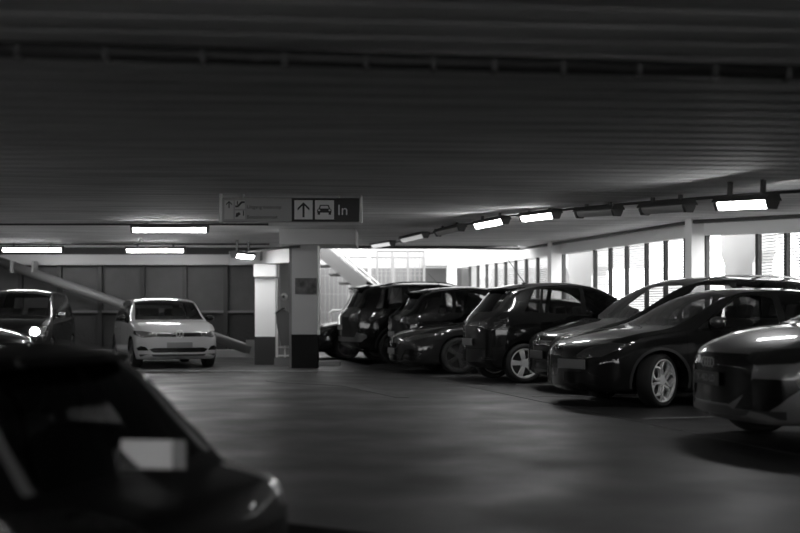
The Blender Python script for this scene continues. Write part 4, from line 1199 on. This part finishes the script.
# pipe across the near ceiling with its clips
zn = ceil_z(0, 5)
A_, B_ = Vector((-4.2, 5.25, zn-.05)), Vector((4.4, 6.36, zn-.05))
t = empty('hanging_pipe', 'dark pipe with clips crossing the near ceiling', 'pipe', tuple(A_))
bm = bmesh.new(); tube(bm, [Vector((0, 0, 0)), B_-A_], .043, 16); link_mesh('tube', bm, mat('pipe_dark', .02, .5), t, smooth=True)
px_list = [20, 107, 203, 285, 366, 433, 494, 563, 638, 714, 787]
for px in px_list:
    k = (px-400)/1111; d = B_-A_; f = (k*A_.y-A_.x)/(d.x-k*d.y); c = d*f
    bm = bmesh.new(); box(bm, c+Vector((0, 0, -.008)), (.022, .09, .076), bev=.004); box(bm, c+Vector((0, -.03, -.036)), (.03, .035, .03), bev=.008)
    link_mesh('clip', bm, mat('clip_zinc', .07, .4, .5), t)
# matching strip lamps added out of view, left and behind, to light the aisle
k_ = 0
for y_ in (20.9, 14.6, 8.3):
    for x_ in (-9.6, -13.6) if y_ > 8.5 else (-6.0, -10.0, -13.6):
        t_ = lamp('hanging_lamp', (x_, y_, ceil_z(x_, y_)-.13), 0.0, 1.46, ON, 'x', 'added strip lamps over the unseen left bays', width=.12); k_ += 1
        t_['label'] = 'added strip lamp over the unseen left bays, ' + ('beside the boxy black car' if y_ > 20 else 'beyond the near left car' if y_ > 10 else 'level with the near blurred car')
for x_ in (-5.0, 1.0):
    t_ = lamp('hanging_lamp', (x_, -2.5, 2.24), 0.0, 1.46, ON, 'added strip lamp lighting the aisle from behind the camera', 'added strip lamps behind the camera', width=.12)
# sprinkler nub near the strip lamp
bm = bmesh.new(); lathe_y(bm, [(0, .02), (.05, .05), (.08, .05), (.1, .01)], 12); bmesh.ops.rotate(bm, verts=bm.verts, matrix=Matrix.Rotation(-PI/2, 3, 'X'))
p = ip(141, 237.5, 24); o = link_mesh('ceiling_sensor', bm, 'white_wall'); o.location = (p.x, p.y, ceil_z(p.x, p.y)-.1); tag(o, 'small round sensor on the ceiling between the strip lamps', 'sensor')

# ------------------------------------------------------------------ hanging sign
YSN = 14.0
c = ip(291, 210, YSN)
t = empty('hanging_sign', 'hanging direction sign with arrow, car symbol and the word In', 'sign', tuple(c), math.radians(1.0))
sw, sh = 1.74, .30
bm = bmesh.new(); box(bm, (0, .02, 0), (sw, .05, sh)); link_mesh('panel', bm, mat('sign_grey', .30, .5), t)
for sx in (-1, 1):
    bm = bmesh.new(); box(bm, (sx*(sw/2+.012), .02, .02), (.035, .08, sh+.07)); link_mesh('side_bracket', bm, mat('sign_bracket', .40, .4, .5), t)
def sx_(px): return (px-291)/1111*YSN
def sz_(py): return (210-py)/1111*YSN
BLK = mat('sign_black', .012, .5); PALE = mat('sign_pale', .62, .5); PALE2 = mat('sign_pale_grey', .45, .5)
bm = bmesh.new(); box(bm, (sx_(325.5), -.008, 0), (sx_(359.3)-sx_(291.8), .01, sh*.985)); link_mesh('black_field', bm, BLK, t)
for (a, b) in ((294.5, 312.6), (315, 334)):
    bm = bmesh.new(); box(bm, (sx_((a+b)/2), -.014, 0), (sx_(b)-sx_(a), .006, sh*.80)); link_mesh('pale_field', bm, PALE, t)
def sign_poly(name, polys, m, y0=-.022, y1=-.017):
    bm = bmesh.new()
    for P_ in polys: prism(bm, P_, y0, y1, 'y')
    return link_mesh(name, fix(bm), m, t)
def arrow(cx, cz, h, w, th):
    return [[(cx-th/2, cz-h/2), (cx+th/2, cz-h/2), (cx+th/2, cz+h/2-th), (cx-th/2, cz+h/2-th)],
            [(cx, cz+h/2), (cx-w/2, cz+h/2-w/2), (cx-w/2, cz+h/2-w/2-th*1.2), (cx, cz+h/2-th*1.2)], [(cx, cz+h/2), (cx, cz+h/2-th*1.2), (cx+w/2, cz+h/2-w/2-th*1.2), (cx+w/2, cz+h/2-w/2)]]
sign_poly('arrow_symbol', arrow(sx_(303.6), 0, .19, .15, .026), BLK)
cx = sx_(324.4); k = .00118*YSN/14*10
def car_sym(cx, cz):
    q = .012
    body = [(cx-7.5*q, cz-1*q), (cx-7.5*q, cz+1*q), (cx-6*q, cz+2.2*q), (cx+6*q, cz+2.2*q), (cx+7.5*q, cz+1*q), (cx+7.5*q, cz-1*q)]
    low = [(cx-7.5*q, cz-2.2*q), (cx-7.5*q, cz-1*q), (cx+7.5*q, cz-1*q), (cx+7.5*q, cz-2.2*q)]
    roof = [[(cx-6*q, cz+2.2*q), (cx-4.6*q, cz+6*q), (cx-3.6*q, cz+5.2*q), (cx-4.6*q, cz+2.2*q)], [(cx+6*q, cz+2.2*q), (cx+4.6*q, cz+2.2*q), (cx+3.6*q, cz+5.2*q), (cx+4.6*q, cz+6*q)], [(cx-4.6*q, cz+6*q), (cx+4.6*q, cz+6*q), (cx+3.6*q, cz+5.0*q), (cx-3.6*q, cz+5.0*q)]]
    wh = [[(cx+s_*7*q, cz-4.4*q), (cx+s_*7*q, cz-2.2*q), (cx+s_*4.4*q, cz-2.2*q), (cx+s_*4.4*q, cz-4.4*q)] for s_ in (-1, 1)]
    return [body, low]+roof+wh
sign_poly('car_symbol', car_sym(cx, -.01), BLK)
for s_ in (-1, 1): sign_poly('headlight_dot', [[(cx+s_*.066+.014*math.cos(a), -.006+.010*math.sin(a)) for a in [2*PI*i/10 for i in range(10)]]], PALE, -.026, -.022)
text_mesh('lettering', 'In', .185, PALE, t, (sx_(342.7), -.014, -.008), (PI/2, 0, 0), .003)
for (a, b, z0, z1) in ((224.7, 233.8, -.118, .118), (235.3, 245.2, .012, .118), (235.3, 245.2, -.118, -.010)):
    bm = bmesh.new(); box(bm, (sx_((a+b)/2), -.009, (z0+z1)/2), (sx_(b)-sx_(a), .008, z1-z0)); link_mesh('pictogram_field', bm, PALE2, t)
sign_poly('arrow_symbol', arrow(sx_(229.4), .065, .09, .075, .014), BLK, -.018, -.013)
def sp_(px, py): return (sx_(px), sz_(py))
sign_poly('escalator_symbol', [[sp_(235.6, 207.6), sp_(238.5, 207.6), sp_(242.5, 203.4), sp_(245, 203.4), sp_(245, 201.6), sp_(241.6, 201.6), sp_(237.6, 205.8), sp_(235.6, 205.8)], [sp_(237.2, 205), sp_(238.2, 205), sp_(238.2, 201.5), sp_(237.2, 201.5)]], BLK, -.018, -.013)
sign_poly('ticket_symbol', [[sp_(235.8, 217.4), sp_(237.5, 217.4), sp_(241, 214.4), sp_(239.6, 212.4), sp_(236.4, 213.6)], [sp_(243.2, 216), sp_(244.2, 216), sp_(244.2, 211), sp_(243.2, 211)]], BLK, -.018, -.013)
text_mesh('lettering', 'Uitgang bioscoop', .062, mat('sign_ink', .03, .5), t, (sx_(247), -.008, .034), (PI/2, 0, 0), .002, 'LEFT')
text_mesh('lettering', 'Betaalautomaat', .062, mat('sign_ink', .03, .5), t, (sx_(247), -.008, -.092), (PI/2, 0, 0), .002, 'LEFT')
for sx in (-.6, .6):
    bm = bmesh.new(); box(bm, (sx, .02, sh/2+.06), (.03, .03, .14)); link_mesh('hanger', bm, mat('sign_bracket', .40, .4, .5), t)

# ------------------------------------------------------------------ outside
bm = bmesh.new(); box(bm, (10, 30, -6.2), (400, 400, .2)); o = link_mesh('ground_outside', bm, mat('outside_ground', .75, .9)); struct(o)

bm = bmesh.new(); box(bm, (0, -.03, 0), (.010, .22, .12), bev=.002)  # added pale panel standing in for a bright patch in the rear glass
o = link_mesh('bright_patch_panel', bm, mat('bright_patch_panel', .90, .5), c_ne); o.location = PATCH_POS; o.rotation_euler = (0, 0, math.radians(-80)); cd_ = o; o['label'] = 'pale panel added to copy a bright patch at the rear window'

bm = bmesh.new(); box(bm, (0, .11, 0), (.010, .056, .12), bev=.002); link_mesh('bright_patch_dim_end', bm, mat('patch_dim_end_grey', .30, .5), cd_)  # greyer end piece for the dimmer side of that bright patch

# ------------------------------------------------------------------ sky, camera, view
w = bpy.data.worlds.new('world'); SC.world = w; w.use_nodes = True
bg = w.node_tree.nodes['Background']; bg.inputs['Color'].default_value = (1, 1, 1, 1); bg.inputs['Strength'].default_value = WORLD
# the lit headlamp of the boxy car
hl = bpy.data.objects.new('headlamp_bulb', None); bpy.data.objects.remove(hl)
bm = bmesh.new(); bmesh.ops.create_uvsphere(bm, u_segments=16, v_segments=10, radius=.085)
for v in bm.verts: v.co.x *= .5; v.co.y *= 1.15
lo = link_mesh('lit_bulb', bm, 'lit', c_bo, smooth=True); lo.location = (0.05, -.62, .76)

cd = bpy.data.cameras.new('camera'); cam = bpy.data.objects.new('camera', cd); COL.objects.link(cam)
cam.location = (0, 0, 1.14); cam.rotation_euler = (PI/2, 0, 0)
cd.lens = 50; cd.sensor_width = 36; cd.shift_y = 0.058; cd.clip_start = 0.05; cd.clip_end = 600
cd.dof.use_dof = True; cd.dof.focus_distance = 15.5; cd.dof.aperture_fstop = 1.0
SC.camera = cam
SC.view_settings.view_transform = 'Standard'; SC.view_settings.look = 'None'; SC.view_settings.gamma = 1.0
SC.view_settings.use_curve_mapping = False
SC.view_settings.exposure = EXPO
